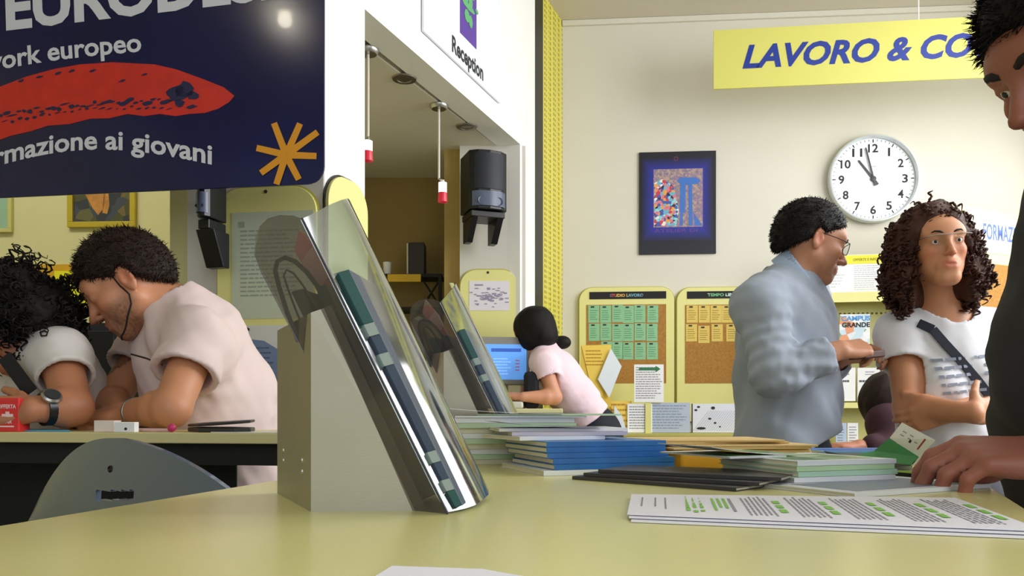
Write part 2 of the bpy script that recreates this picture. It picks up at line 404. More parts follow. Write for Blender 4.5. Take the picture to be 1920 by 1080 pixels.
def spikes(v, f, dirfn, length, width, count, seed, maskfn=None):
    """thin tapered tufts standing on a hair surface"""
    r = np.random.default_rng(seed)
    fc = v[f].mean(1); nn = np.cross(v[f[:, 2]]-v[f[:, 0]], v[f[:, 3]]-v[f[:, 1]]); nn /= np.linalg.norm(nn, axis=1)[:, None]+1e-12
    ok = np.arange(len(f))
    if maskfn is not None: ok = ok[maskfn(fc)]
    if not len(ok): return np.zeros((0, 3)), np.zeros((0, 4), int)
    pick = r.choice(ok, count); c = fc[pick]; n = nn[pick]
    t = dirfn(c, n, r); t /= np.linalg.norm(t, axis=1)[:, None]
    s = np.cross(t, n); s /= np.linalg.norm(s, axis=1)[:, None]+1e-9
    L = (length*r.uniform(.6, 1.3, count))[:, None]; W = (width*r.uniform(.7, 1.3, count))[:, None]
    b0 = c-n*.002; m = c+t*L*.55+n*L*.10; tip = c+t*L+r.normal(size=(count, 3))*L*.18
    vs = np.stack([b0-s*W, b0+s*W, m+s*W*.8, m-s*W*.8, tip+s*W*.15, tip-s*W*.15], 1).reshape(-1, 3)
    i = np.arange(count)[:, None]*6
    fs = np.concatenate([i+np.array([[0, 1, 2, 3]]), i+np.array([[3, 2, 4, 5]])])
    return vs, fs
def curls(v, f, count, seed, length, amp, rad, drop=1.0, turns=4, seg=22, sides=4, maskfn=None):
    r = np.random.default_rng(seed); fc = v[f].mean(1); nn = np.cross(v[f[:, 2]]-v[f[:, 0]], v[f[:, 3]]-v[f[:, 1]]); nn /= np.linalg.norm(nn, axis=1)[:, None]+1e-12
    ok = np.arange(len(f))
    if maskfn is not None: ok = ok[maskfn(fc)]
    VS, FS = [], []
    for q in range(count):
        i = r.choice(ok); p = fc[i]; n = nn[i]; t = nrm(n*.35+V(0, 0, -drop)+r.normal(size=3)*.35); L = length*r.uniform(.6, 1.3)
        a = nrm(np.cross(t, r.normal(size=3))); b = np.cross(t, a); ph = r.uniform(0, 6.28); am = amp*r.uniform(.6, 1.3); tn = turns*r.uniform(.7, 1.2)
        k = np.linspace(0, 1, seg); th = ph+k*tn*2*math.pi
        pts = p-n*.006+t*(k*L)[:, None]+(a*np.cos(th)[:, None]+b*np.sin(th)[:, None])*(am*(.5+.5*k))[:, None]+n*.02*(np.sin(k*3.1)*L/.1)[:, None]
        tg = np.gradient(pts, axis=0); tg /= np.linalg.norm(tg, axis=1)[:, None]
        u1 = np.cross(tg, t); u1 /= np.linalg.norm(u1, axis=1)[:, None]+1e-9; u2 = np.cross(tg, u1); rd = rad*(1-.75*k**2)[:, None]
        ring = np.stack([pts+rd*(u1*math.cos(2*math.pi*s_/sides)+u2*math.sin(2*math.pi*s_/sides)) for s_ in range(sides)], 1).reshape(-1, 3)
        j = np.arange(seg-1)[:, None]*sides
        ff = np.concatenate([np.concatenate([j+s_, j+(s_+1) % sides, j+sides+(s_+1) % sides, j+sides+s_], 1) for s_ in range(sides)])
        FS.append(ff+len(VS)*seg*sides); VS.append(ring)
    return np.concatenate(VS), np.concatenate(FS)
def join(*vf):
    v = []; f = []; n = 0
    for a, b in vf: v.append(a); f.append(b+n); n += len(a)
    return np.concatenate(v), np.concatenate(f)
def bounds(prims, pad=.02):
    lo = V(9, 9, 9); hi = -lo
    for p in prims:
        if p[6] != 'add' or p[0] in ('hs', 'fn'): continue
        if p[0] == 'rc': a = np.minimum(p[1]-p[3], p[2]-p[4]); b = np.maximum(p[1]+p[3], p[2]+p[4])
        elif p[0] == 'el': R = np.sqrt(((p[3].T*p[2])**2).sum(1)); a, b = p[1]-R, p[1]+R
        elif p[0] == 'grp': a, b = bounds(p[1], 0)
        lo, hi = np.minimum(lo, a), np.maximum(hi, b)
    return lo-pad, hi+pad
def mesh_of(prims, h=.006, hz=None, zs=None, xs=None, ys=None, lo=None, hi=None):
    a, b = bounds(prims)
    if lo is not None: a = np.maximum(a, lo)
    if hi is not None: b = np.minimum(b, hi)
    X = axis([(a[0], b[0], h)]) if xs is None else xs
    Y = axis([(a[1], b[1], h)]) if ys is None else ys
    if zs is None: Z = axis([(a[2], b[2], hz or h)])
    else:      # zs = list of (height above which this step holds, step), from the bottom
        seg = []; cur = a[2]
        for top, st in zs:
            t = min(top, b[2])
            if t > cur+1e-6: seg.append((cur, t, st)); cur = t
        Z = axis(seg)
    return iso(prims, X, Y, Z)
def folds(scale, amp, seed, dirn=None, dscale=60):
    def g(p):
        d = nz(p, scale, seed)*amp
        if dirn is not None: d = d+amp*.6*np.sin(p@nrm(dirn)*dscale+3*nz(p, scale*.5, seed+1))
        return d
    return fn(g)
# ================================================================ the room
M_white = mat('white_paint', 'F1F0EC', .7, var=.02, varscale=3, bump=(60, .06, .002))
M_cream = mat('cream_wall_paint', 'DCD8CA', .8, var=.03, varscale=2, bump=(70, .08, .002))
M_ceil = mat('ceiling_paint', 'D6CFBF', .85, var=.02, varscale=2, bump=(50, .06, .002))
M_grey = mat('grey_white_paint', 'D2CFC6', .8, var=.03, varscale=3, bump=(60, .06, .002))
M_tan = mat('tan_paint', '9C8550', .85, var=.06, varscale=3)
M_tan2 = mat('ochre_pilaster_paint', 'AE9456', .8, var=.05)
M_yell = mat('pale_yellow_wall', 'DED9A0', .8, var=.03, varscale=3)
M_board = mat('yellow_laminate', 'E6E292', .35, var=.015, varscale=4)
M_boardedge = mat('board_edge_olive', 'B9B25C', .5)
M_black = mat('black_plastic', '101114', .35)
M_blackm = mat('black_matt', '0E0E10', .7)
M_paper = mat('white_paper', 'F4F4F4', .7, var=.01)
M_ink = mat('grey_print', '8C8C92', .8)
M_inkd = mat('dark_print', '2A2A2E', .8)
M_chrome = mat('brushed_metal', 'B8B8B4', .32, 1)
M_floor = mat('floor_vinyl', '77726A', .5, var=.08, varscale=2)
M_cork = mat('cork', 'B07F3C', .9, var=.22, varscale=90, bump=(160, .3, .002))
CEIL = 3.62

def mesh_panel_mat():
    m = mat('perforated_yellow_panel', 'D8CC4A', .5); nt = m.node_tree; L = nt.links.new; b = nt.nodes['Principled BSDF']
    tc = nt.nodes.new('ShaderNodeTexCoord'); mp = nt.nodes.new('ShaderNodeMapping'); mp.inputs['Scale'].default_value = (1, 1, 1)
    mp.inputs['Rotation'].default_value = (math.radians(0), 0, 0)
    br = nt.nodes.new('ShaderNodeTexVoronoi'); br.inputs['Scale'].default_value = 32; br.inputs['Randomness'].default_value = 0
    L(tc.outputs['Object'], mp.inputs[0]); L(mp.outputs[0], br.inputs['Vector'])
    cr = nt.nodes.new('ShaderNodeValToRGB'); cr.color_ramp.elements[0].position = .30; cr.color_ramp.elements[0].color = lin('8C8433')
    cr.color_ramp.elements[1].position = .42; cr.color_ramp.elements[1].color = lin('D9CF55')
    L(br.outputs['Distance'], cr.inputs[0]); L(cr.outputs[0], b.inputs['Base Color']); return m
M_meshp = mesh_panel_mat()

struct('floor', MB().box((-4.6, -2.6, -.1), (3.7, 5.6, 0)), M_floor)
struct('ceiling', MB().box((-4.6, -2.6, CEIL), (3.7, 5.6, CEIL+.1)), M_ceil)

WX0, WK = -1.69, .393
def wl(Y): return (WX0+WK*Y, Y)
WL = Pl(wl(2.69), wl(5.12))
def wla(px): return WL.px(px, HY)[0]
TH = .13
def wpiece(mb, pa, pb, z0, z1, th=TH): 
    a, b = (wla(pa) if pa > 100 else pa), (wla(pb) if pb > 100 else pb)
    return WL.prism(mb, [(a, z0), (b, z0), (b, z1), (a, z1)], -th, 0)
m = MB(); wpiece(m, 608, 684, 0, CEIL); wpiece(m, 684, 975, 2.6, CEIL); wpiece(m, 975, 1003, 0, CEIL)
struct('wall_left', m, M_white)
struct('trim_1', wpiece(MB(), 1003.3, 1018, 0, CEIL, .10), M_black)
struct('trim_2', wpiece(MB(), 1018.3, 1055, 0, CEIL, .05), M_meshp)
# stub wall facing the room, left of the opening
PW = Pl((-1.12, 2.76), (wl(2.69)[0], 2.69))
m = MB(); PW.prism(m, [(0, 0), (PW.len-.002, 0), (PW.len-.002, CEIL), (0, CEIL)], -.14, 0)
struct('wall_pillar', m, M_grey)
struct('wall_divider', MB().box((-1.24, 2.9, 0), (-1.12, 5.3, CEIL)), M_yell)
WB = Pl((wl(5.12)[0]+.0, 5.12), (wl(5.12)[0]+3.4*math.cos(math.radians(4.5)), 5.12-3.4*math.sin(math.radians(4.5))))
m = MB(); WB.prism(m, [(-.02, 0), (3.4, 0), (3.4, CEIL), (-.02, CEIL)], -.12, 0); struct('wall_back', m, M_cream)
m = MB(); WB.prism(m, [(0, CEIL-.035), (3.3, CEIL-.035), (3.3, CEIL-.002), (0, CEIL-.002)], .001, .02); struct('trim_3', m, M_cream)
# left room beyond the banner
YW = Pl((-4.4, 4.62), (-1.26, 4.5))
m = MB(); YW.prism(m, [(0, 0), (YW.len, 0), (YW.len, CEIL), (0, CEIL)], -.1, 0); struct('wall_left_rear', m, M_yell)
struct('wall_left_side', MB().box((-4.55, -2.6, 0), (-4.45, 4.7, CEIL)), M_yell)
m = MB(); YW.rect(m, -300, 499, 384, 538, .001, .008); struct('trim_4', m, mat('orange_band', 'D9A81C', .6, var=.04))
# recess seen through the opening
RW = Pl((-1.12, 5.05), (-.30, 5.05))
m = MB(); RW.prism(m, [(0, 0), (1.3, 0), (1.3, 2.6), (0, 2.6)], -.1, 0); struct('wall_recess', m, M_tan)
CW = Pl((P(862, 0, 4.44)[0], 4.44), (wl(4.44)[0]+.02, 4.44))
m = MB(); CW.prism(m, [(0, 0), (CW.len, 0), (CW.len, 2.6), (0, 2.6)], -.12, 0); struct('wall_cross', m, M_grey)
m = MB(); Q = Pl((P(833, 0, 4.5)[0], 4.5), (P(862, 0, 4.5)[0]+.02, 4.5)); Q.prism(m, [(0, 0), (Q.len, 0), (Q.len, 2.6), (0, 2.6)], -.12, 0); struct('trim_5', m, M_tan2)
m = MB(); b0, b1 = wl(2.75), wl(4.6)
m.prism([V(-1.12, 2.86, 2.6), V(b0[0]-.14, 2.86, 2.6), V(b1[0]-.14, b1[1], 2.6), V(b1[0]-.14, 5.1, 2.6), V(-1.12, 5.1, 2.6)],
        [V(-1.12, 2.86, 2.66), V(b0[0]-.14, 2.86, 2.66), V(b1[0]-.14, b1[1], 2.66), V(b1[0]-.14, 5.1, 2.66), V(-1.12, 5.1, 2.66)])
struct('ceiling_recess', m, M_ceil)
# right wall with two windows
m = MB()
for y0, y1 in ((-2.6, .5), (2.7, 2.95), (4.45, 5.3)): m.box((3.5, y0, 0), (3.62, y1, CEIL))
for y0, y1 in ((.5, 2.7), (2.95, 4.45)): m.box((3.5, y0, 0), (3.62, y1, 1.5)).box((3.5, y0, 3.5), (3.62, y1, CEIL))
struct('wall_right', m, M_cream)
for i, (y0, y1) in enumerate(((.5, 2.7), (2.95, 4.45))):
    m = MB()
    for a, b, c, d in ((y0, y1, 1.5, 1.56), (y0, y1, 3.44, 3.5), (y0, y0+.06, 1.56, 3.44), (y1-.06, y1, 1.56, 3.44), ((y0+y1)/2-.03, (y0+y1)/2+.03, 1.56, 3.44)): m.box((3.53, a, c), (3.59, b, d))
    struct('window_%d' % (i+1), m, M_white)

# ---------------------------------------------------------------- flat prints
def lines(pl, mb, x0, y0, x1, y1, n, d, frac=.42, seed=1, gap=0, ragged=.3):
    """rows of printed text as thin strips inside a pixel rectangle of plane pl"""
    r = random.Random(seed)
    A, B = pl.px(x0, y0), pl.px(x1, y1); H = (A[1]-B[1])/n
    for i in range(n):
        zt = A[1]-i*H; zb = zt-H*frac; x = A[0]; end = A[0]+(B[0]-A[0])*(1-ragged*r.random())
        while x < end:
            wd = (B[0]-A[0])*r.uniform(.05, .16) if gap else end-x
            e = min(x+wd, end); mb.flat([pl.pt(x, zb, d), pl.pt(e, zb, d), pl.pt(e, zt, d), pl.pt(x, zt, d)]); x = e+(B[0]-A[0])*.02
def sheet(name, pl, x0, y0, x1, y1, m, parent=None, d=.001, th=.001, **k):
    return mk(name, pl.rect(MB(), x0, y0, x1, y1, d, d+th), m, parent, **k)
def poly_on(pl, pts, d, mb=None):
    mb = mb or MB(); mb.flat([pl.pt(*pl.px(x, y), d) for x, y in pts]); return mb

# ---------------------------------------------------------------- hanging blue banner
BN = Pl((P(-160, 0, 2.50)[0], 2.50), (P(608, 0, 2.30)[0], 2.30))
a1, b0 = BN.px(608, 344); t = thing('hanging_banner', BN.pt(a1/2, b0, -.004), 'large glossy navy banner board with white handwritten lettering hanging at upper left', 'sign')
A = BN.px(608, 344); a0, zb = -.02, A[1]
m = MB(); BN.prism(m, rr(a0, zb, A[0], 3.10, .05), -.006, 0)
mk('panel', m, mat('navy_gloss', '060D48', .16, spec=.45, coat=.12, var=.25, varscale=3), t, bevel=.001)
for a in (.25, A[0]-.2): mk('hanging_wire', MB().tube([BN.pt(a, 3.08, -.003), BN.pt(a, CEIL, -.003)], .003), M_chrome, t)
M_let = mat('banner_white_print', 'D9DCE6', .5)
def word(body, x0, y0, x1, y1, h, bold=.02, warp=None, pl=BN, d=.0012, mt=M_let, name='lettering', parent=t, shear=0):
    p, q = pl.px(x0, y0), pl.px(x1, y1); e = pl.px(x0, y0-h); mb = MB()
    text_on(pl, mb, body, p, math.hypot(q[0]-p[0], q[1]-p[1]), e[1]-p[1], d, bold, shear, warp, math.atan2(q[1]-p[1], q[0]-p[0]))
    return mk(name, mb, mt, parent)
word('EURODESK', 12, 54, 572, -12, 78, .035)
word('network europeo', -92, 149, 266, 96, 34, .022, lambda q: .012*math.sin(q*3.14))
word('informazione ai giovani', -88, 330, 398, 308, 34, .024, lambda q: .062*math.sin(min(1, max(0, (q-.05)/.95))*3.14))
sw = [(-160, 232), (-60, 188), (0, 163), (50, 144), (100, 130), (150, 121), (210, 117), (290, 121), (330, 130), (380, 148), (420, 164), (440, 180), (430, 192), (410, 204), (385, 212), (355, 214), (330, 218), (300, 214), (270, 218), (240, 214), (205, 222), (170, 223), (130, 233), (90, 236), (60, 246), (20, 255), (-60, 285), (-160, 330)]
mk('red_brush_stroke', poly_on(BN, sw, .0012), mat('red_print', 'D22A1E', .4, var=.12, varscale=25), t)
r = random.Random(4); m = MB()
def blot(cx, cy, w, h, n=10, rot=-.15):
    pts = []
    for i in range(n):
        a = 2*math.pi*i/n; k = r.uniform(.6, 1.15); x, y = w*k*math.cos(a), h*k*math.sin(a)
        pts.append((cx+x*math.cos(rot)-y*math.sin(rot), cy+x*math.sin(rot)+y*math.cos(rot)))
    poly_on(BN, pts, .0022, m)
blot(350, 168, 20, 19, 14); blot(332, 176, 24, 13, 12); blot(362, 180, 13, 9); blot(337, 193, 10, 8); blot(360, 201, 12, 4)
for x in range(2, 330, 11):
    yc = 218-x*.085-8*math.sin(x/330*3.1); blot(x, yc+r.uniform(-5, 5), r.uniform(4, 12), r.uniform(1.5, 5), 8, -.25)
for x in range(10, 320, 14): blot(x, 232-x*.085-12*math.sin(x/330*3.1)+r.uniform(-3, 3), r.uniform(3, 8), r.uniform(1, 3), 8, -.3)
for x, y in ((40, 152), (75, 145), (110, 138), (135, 133), (175, 133), (272, 140), (230, 152)): blot(x, y, 8, 2.4, 8, -.3)
mk('dark_brush_marks', m, mat('navy_print', '15194A', .4), t, kind='stuff')
m = MB(); c_ = (537, 291)
for x, y in ((514, 231), (563, 232), (596, 248), (594, 293), (561, 337), (519, 346), (490, 325), (482, 278)):
    v = V(x-c_[0], y-c_[1]); L = np.linalg.norm(v); v /= L; s_ = V(-v[1], v[0])*6.5
    poly_on(BN, [(c_[0]-s_[0], c_[1]-s_[1]), (c_[0]+s_[0], c_[1]+s_[1]), (x+s_[0]*.9, y+s_[1]*.9), (x-s_[0]*.9, y-s_[1]*.9)], .0012+.0003*len(m.f), m)
mk('orange_star', m, mat('orange_print', 'E29A1B', .5), t)
lamp = thing('glare_lamp', (-2.0, .25, 3.30), 'small unseen round lamp added for the glare spot on the banner', 'lamp')  # unseen lamp added where the banner mirrors it as a glare spot
mk('globe', MB().ball((-2.0, .25, 3.42), .042), mat('lamp_glow', 'FFF6E0', .4, emit=90), lamp, smooth=True)
mk('mount', MB().lathe((-2.0, .25, 3.46), (0, 0, 1), [(0, 0), (.05, 0), (.06, .16), (0, .16)]), M_white, lamp, smooth=40)

for x0_, x1_, y0_, y1_, lb in ((1.6, 2.9, 2.58, 2.92, 'added unseen ceiling panel for the bright streak on the clear holder, nearer the counter'), (2.3, 3.45, 3.12, 3.46, 'added unseen ceiling panel extending the bright streak on the clear holder, nearer the windows')):
    fx = thing('streak_light', ((x0_+x1_)/2, (y0_+y1_)/2, CEIL-.07), lb, 'lamp')  # unseen fixtures added so the clear holder reflects a bright streak
    mk('housing', MB().box((x0_, y0_, CEIL-.05), (x1_, y1_, CEIL-.001)), M_white, fx, bevel=.004); mk('diffuser', MB().box((x0_+.03, y0_+.03, CEIL-.07), (x1_-.03, y1_-.03, CEIL-.0505)), mat('streak_light_glow', 'F4F8FF', .4, emit=5.0), fx)

# ---------------------------------------------------------------- reception sign on the white wall
a0, a1 = wla(789), wla(934); zb0 = 2.6+.085
zb = WL.px(790, 60)[1]
t = thing('wall_sign', WL.pt((a0+a1)/2, zb, .004), 'white glossy sign with purple and green emblem above the opening', 'sign')
m = MB(); WL.prism(m, [(a0, zb), (a1, zb), (a1, 3.5), (a0, 3.5)], .004, .014); mk('panel', m, mat('sign_white', 'EDF2FA', .25), t, bevel=.001)
m = MB(); p0, p1 = WL.px(857, 62), WL.px(888, 85); WL.prism(m, [(p0[0], p0[1]), (p1[0], p0[1]), (p1[0], p0[1]+.36), (p0[0], p0[1]+.36)], .0145, .0155)
mk('purple_emblem', m, mat('purple_print', '5B3A9C', .5), t)
m = MB(); ea, eb = p0[0], p0[1]; ew = p1[0]-p0[0]
for x, y, w_, h_ in ((.5, .30, .30, .018), (.5, .26, .16, .03), (.35, .20, .14, .04), (.62, .19, .12, .045), (.5, .16, .4, .016), (.4, .11, .16, .03), (.62, .10, .12, .03), (.5, .22, .36, .012), (1.0, .18, .10, .012)):
    cx, cz = ea+ew*x, eb+y; m.flat([WL.pt(cx+ew*w_*math.cos(q*.785), cz+h_*math.sin(q*.785), .0165+.0001*len(m.f)) for q in range(8)])
mk('green_figure', m, mat('green_print', '5FAE72', .5), t)
m = MB(); q0 = WL.px(842, 96); q1 = WL.px(901, 138)
text_on(WL, m, 'Reception', q0, q1[0]-q0[0], WL.px(842, 66)[1]-q0[1], .0150, .03); mk('lettering', m, M_inkd, t)

# ---------------------------------------------------------------- pendants and recessed spots beyond the opening
def at_z(px, py, z): return P(px, py, (z-CZ)*F/(HY-py))
for i, (mx, my, lx, ly0, ly1, lab) in enumerate(((690, 93, 689, 262, 302, 'red and white pendant lamp, nearer one beside the white wall edge'), (823, 197, 830, 340, 379, 'small red pendant lamp on bracket hanging in the middle of opening'))):
    c = at_z(mx, my, 2.6); Y = c[1]; t = thing('pendant_lamp', (c[0], Y, P(0, ly1, Y)[2]), lab, 'lamp')
    mk('ceiling_rose', MB().lathe(c-V(0, 0, .02), (0, 0, 1), [(0, 0), (.035, 0), (.045, .012), (.045, .0199)]), M_chrome, t, smooth=40)
    z1, z0 = P(0, ly0, Y)[2], P(0, ly1, Y)[2]; x = P(lx, 0, Y)[0]; h = z1-z0
    mk('cord', MB().tube([c-V(0, 0, .018), V(c[0], Y, z1+.01)], .0055, 8), mat('cord_white', 'DDD6CC', .6), t)
    mk('bracket', MB().tube([V(c[0], Y, z1+.012), V(x+.004, Y, z1+.005), V(x+.004, Y, z1-h*.3)], .006, 8), M_chrome, t)
    mk('glass_shade', MB().lathe((x, Y, z0+h*.38), (0, 0, 1), [(0, 0), (.020, 0), (.020, h*.55), (.008, h*.6), (0, h*.6)], 20), mat('lamp_white_glass', 'FFF4EA', .3, emit=2.2 if i == 0 else 1.0), t, smooth=40)
    mk('red_shade', MB().lathe((x, Y, z0), (0, 0, 1), [(0, .006), (.018, .004), (.022, 0), (.023, .004), (.021, h*.45), (0, h*.45)], 20), mat('lamp_red_glass', 'C82338', .3, emit=.35), t, smooth=40)
for (sx, sy, lab) in ((758, 147, 'recessed ceiling spot between the two pendant lamps'), (875, 237, 'recessed ceiling spot above the black speaker')):
    c = at_z(sx, sy, 2.6); o = mk('recessed_spot', MB().lathe(c-V(0, 0, .008), (0, 0, 1), [(.0, .004), (.03, .004), (.032, 0), (.052, .002), (.055, .0078), (0, .0078)]), mat('spot_metal', '8A8274', .35, .8), smooth=40); tag(o, lab, 'spotlight', 'recessed spots in the recess ceiling')

# ---------------------------------------------------------------- wall speakers
def speaker(c, w_, d_, h, yaw, lab):
    """curved cabinet: c = centre bottom"""
    t = thing('loudspeaker', c, lab, 'speaker'); f = V(math.sin(yaw), -math.cos(yaw), 0); s = V(math.cos(yaw), math.sin(yaw), 0); u = V(0, 0, 1); c = np.asarray(c, float)
    prof = [(-w_/2, d_*.5), (-w_/2, -d_*.32), (-w_*.3, -d_*.47), (0, -d_*.52), (w_*.3, -d_*.47), (w_/2, -d_*.32), (w_/2, d_*.5)]
    lo = [c+s*x-f*y for x, y in prof]; hi = [p+u*h for p in lo]; mk('cabinet', MB().prism(lo, hi), M_black, t, bevel=.004)
    g = MB()
    for i in range(1, 5):
        a, b = prof[i], prof[i+1] if i+1 < len(prof) else prof[i]
    pr = [(-w_*.44, -d_*.355), (-w_*.3, -d_*.49), (0, -d_*.54), (w_*.3, -d_*.49), (w_*.44, -d_*.355)]
    g.add([c+s*x-f*y+u*z for z in (h*.34, h*.95) for x, y in pr], [(i, i+1, i+6, i+5) for i in range(4)])
    mk('grille', g, mat('speaker_grille', '191C28', .55, bump=(400, .5, .001)), t, smooth=True)
    for nm, z, r_ in (('port', .13, .022),):
        for x in (-w_*.22, w_*.22):
            r_ = min(r_, w_*.11); mk(nm, MB().lathe(c+s*x+f*d_*.5+u*h*z, f, [(r_, -.01), (r_, .006), (r_*.7, .004), (r_*.5, -.006), (0, -.008)]), mat('port_grey', '3A4258', .3), t, smooth=40)
    pl_ = MB(); pl_.add([c+s*x-f*(y-.004)+u*z for z in (h*.05, h*.30) for x, y in pr], [(i, i+1, i+6, i+5) for i in range(4)])
    mk('front_plate', pl_, mat('plate_grey', '566076', .3), t, smooth=True)
    b = MB().frame(c, (s, -f, u), (-w_*.45, -d_*.35, -.035), (w_*.45, d_*.5, -.004))
    for x in (-.34, .34):
        q = c+s*w_*x
        b.prism([q+s*o_-f*y+u*z for o_, y, z in ((-.018, -d_*.3, -.035), (-.018, d_*.5, -.035), (-.018, d_*.5, -.15), (-.018, d_*.2, -.15))], [q+s*o_-f*y+u*z for o_, y, z in ((.018, -d_*.3, -.035), (.018, d_*.5, -.035), (.018, d_*.5, -.15), (.018, d_*.2, -.15))])
    mk('bracket', b, M_black, t, bevel=.003); return t
c = P(908, 400, 4.22); speaker((c[0], c[1], c[2]), .205, .20, .305, .35, 'black loudspeaker on a bracket on the grey wall past the opening')
c = P(395, 413, 2.60); speaker((c[0], c[1], c[2]), .045, .11, .26, -.25, 'black loudspeaker half hidden behind the tall yellow notice board at left')

mk('wall_arm', MB().tube([V(c[0], c[1]+.03, c[2]+.1), V(c[0]-.002, 2.738, c[2]+.1)], .010, 8), M_black, bpy.data.objects['loudspeaker.001'])
# ---------------------------------------------------------------- rounded yellow notice boards
def board(pl, x0, y0, x1, y1, lab, r=.07, th=.018, d=.0005, bottom=False, name='notice_board', gasket=False):
    A, B = pl.px(x0, y1), pl.px(x1, y0)
    t = thing(name, pl.pt((A[0]+B[0])/2, A[1], d), lab, 'notice board')
    mk('panel', pl.prism(MB(), rr(A[0], A[1], B[0], B[1], r, bottom=bottom), d+.004, d+th), M_board, t, bevel=.002)
    mk('backing', pl.prism(MB(), rr(A[0]-.008, A[1]-.008, B[0]+.008, B[1]+.008, r+.008, bottom=bottom), d, d+.005), M_black if gasket else M_boardedge, t)
    return t, d+th
tb, dd = board(PW, 412, 350, 597, 764, 'tall yellow notice board with rounded top beside the pink shirted man', .085)
mk('screw', MB().lathe(PW.pt(*PW.px(503, 362), dd), PW.n, [(.006, 0), (.006, .002), (0, .003)], 10), M_inkd, tb)
p = mk('notice', PW.rect(MB(), 440, 402, 592, 597, dd+.0005, dd+.002), mat('greenish_paper', 'C3CCB4', .4), tb)
m = MB(); lines(PW, m, 456, 435, 578, 560, 16, dd+.0026, .38, 3, 1); PW.rect(m, 453, 419, 464, 429, dd+.0024, dd+.0027); mk('printed_lines', m, mat('faded_print', '9AA695', .8), p)
p = mk('leaflet', PW.rect(MB(), 457, 612, 590, 750, dd+.0005, dd+.002), mat('leaflet_white', 'D8DAD6', .5), tb)
m = poly_on(PW, [(457, 750), (457, 640), (475, 637), (500, 640), (525, 655), (545, 680), (560, 715), (565, 750)], dd+.0026); mk('blue_arc', m, mat('leaflet_blue', '7487AB', .6), p)
m = MB(); lines(PW, m, 470, 652, 520, 735, 9, dd+.0032, .3, 5, 1); mk('printed_lines', m, mat('blue_print', '56678C', .8), p)
m = MB(); text_on(PW, m, 'C', PW.px(462, 635), .022, .034, dd+.003, .04); mk('letter', m, M_inkd, p)
# second board on the white wall
tb, dd = board(WL, 607.5, 355, 682, 765, 'yellow notice board with dark edging on the white wall behind the plastic holder', .10, gasket=True)
# board on the cross wall
tb, dd = board(CW, 863, 507, 971, 634, 'small yellow notice board with a map sheet above the computer screen', .09)
mk('screw', MB().lathe(CW.pt(*CW.px(915, 512), dd), CW.n, [(.007, 0), (.007, .002), (0, .003)], 10), M_inkd, tb)
p = mk('map_sheet', CW.rect(MB(), 880, 528, 955, 583, dd+.0005, dd+.002), mat('map_paper', 'E6E2EA', .6), tb)
m = MB(); rr_ = random.Random(8); CW.rect(m, 890, 534, 906, 537, dd+.002, dd+.0024)
for i in range(70):
    x, y = rr_.gauss(920, 15), rr_.gauss(556, 8); x = min(max(x, 884), 950)
    if 532 < y < 579: CW.rect(m, x-3, y-1.0, x+rr_.uniform(1, 5), y+.9, dd+.0021+.00001*i, dd+.0026+.00001*i)
mk('map_drawing', m, mat('lilac_print', '9A90AC', .8), p)
o = sheet('wall_notice', WL, 979, 545, 1001, 603, M_paper, d=.001); tag(o, 'narrow white notice sheet on the wall end left of the black strip', 'notice')

# ---------------------------------------------------------------- framed pictures on the far yellow wall
def frame(pl, x0, y0, x1, y1, w_, fm, lab, name='framed_picture'):
    A, B = pl.px(x0, y1), pl.px(x1, y0); t = thing(name, pl.pt((A[0]+B[0])/2, A[1], .002), lab, 'picture'); m = MB()
    a0, z0, a1, z1 = A[0], A[1], B[0], B[1]
    for q in ((a0, z0, a1, z0+w_), (a0, z1-w_, a1, z1), (a0, z0+w_, a0+w_, z1-w_), (a1-w_, z0+w_, a1, z1-w_)): pl.prism(m, [(q[0], q[1]), (q[2], q[1]), (q[2], q[3]), (q[0], q[3])], .002, .025)
    mk('frame', m, fm, t, bevel=.003); return t, (a0+w_, z0+w_, a1-w_, z1-w_)
t, (a0, z0, a1, z1) = frame(YW, 130, 335, 257, 428, .032, mat('gold_frame', 'C9B33A', .35, .3), 'gold framed figure picture on the far yellow wall under the banner')
def artmat(name, cols, scale, rough=.35, dist=0, coord='Object'):
    m = mat(name, cols[0], rough); nt = m.node_tree; L = nt.links.new; b = nt.nodes['Principled BSDF']
    tc = nt.nodes.new('ShaderNodeTexCoord'); n = nt.nodes.new('ShaderNodeTexVoronoi'); n.inputs['Scale'].default_value = scale
    L(tc.outputs[coord], n.inputs['Vector']); cr = nt.nodes.new('ShaderNodeValToRGB'); cr.color_ramp.interpolation = 'CONSTANT'
    sp = nt.nodes.new('ShaderNodeSeparateColor'); L(n.outputs['Color'], sp.inputs[0]); L(sp.outputs[0], cr.inputs[0])
    while len(cr.color_ramp.elements) < len(cols): cr.color_ramp.elements.new(.5)
    for i, c in enumerate(cols): cr.color_ramp.elements[i].position = i/len(cols); cr.color_ramp.elements[i].color = lin(c)
    L(cr.outputs[0], b.inputs['Base Color']); return m
mk('picture_ground', YW.prism(MB(), [(a0, z0), (a1, z0), (a1, z1), (a0, z1)], .004, .010), artmat('painting_ground', ['54563C', '3C4048', '6A6848', '49505C', '7A6A44'], 14, .15), t)
m = MB(); k = (a1-a0)
for pts in ([(160, 362), (172, 340), (195, 340), (200, 362), (196, 392), (186, 404), (176, 392)], [(196, 364), (205, 358), (207, 385), (203, 402), (194, 400)]): poly_on(YW, pts, .011, m)
mk('painted_figures', m, mat('ochre_figures', 'C98A3E', .5, var=.3, varscale=30), t)
t, (a0, z0, a1, z1) = frame(YW, -90, 340, 26, 438, .022, mat('pale_frame', 'CFC87A', .4), 'pale framed turquoise picture at the left edge under the banner')
mk('picture_mount', YW.prism(MB(), [(a0, z0), (a1, z0), (a1, z1), (a0, z1)], .004, .010), mat('turquoise_print', '9CC3A4', .3, var=.1), t)
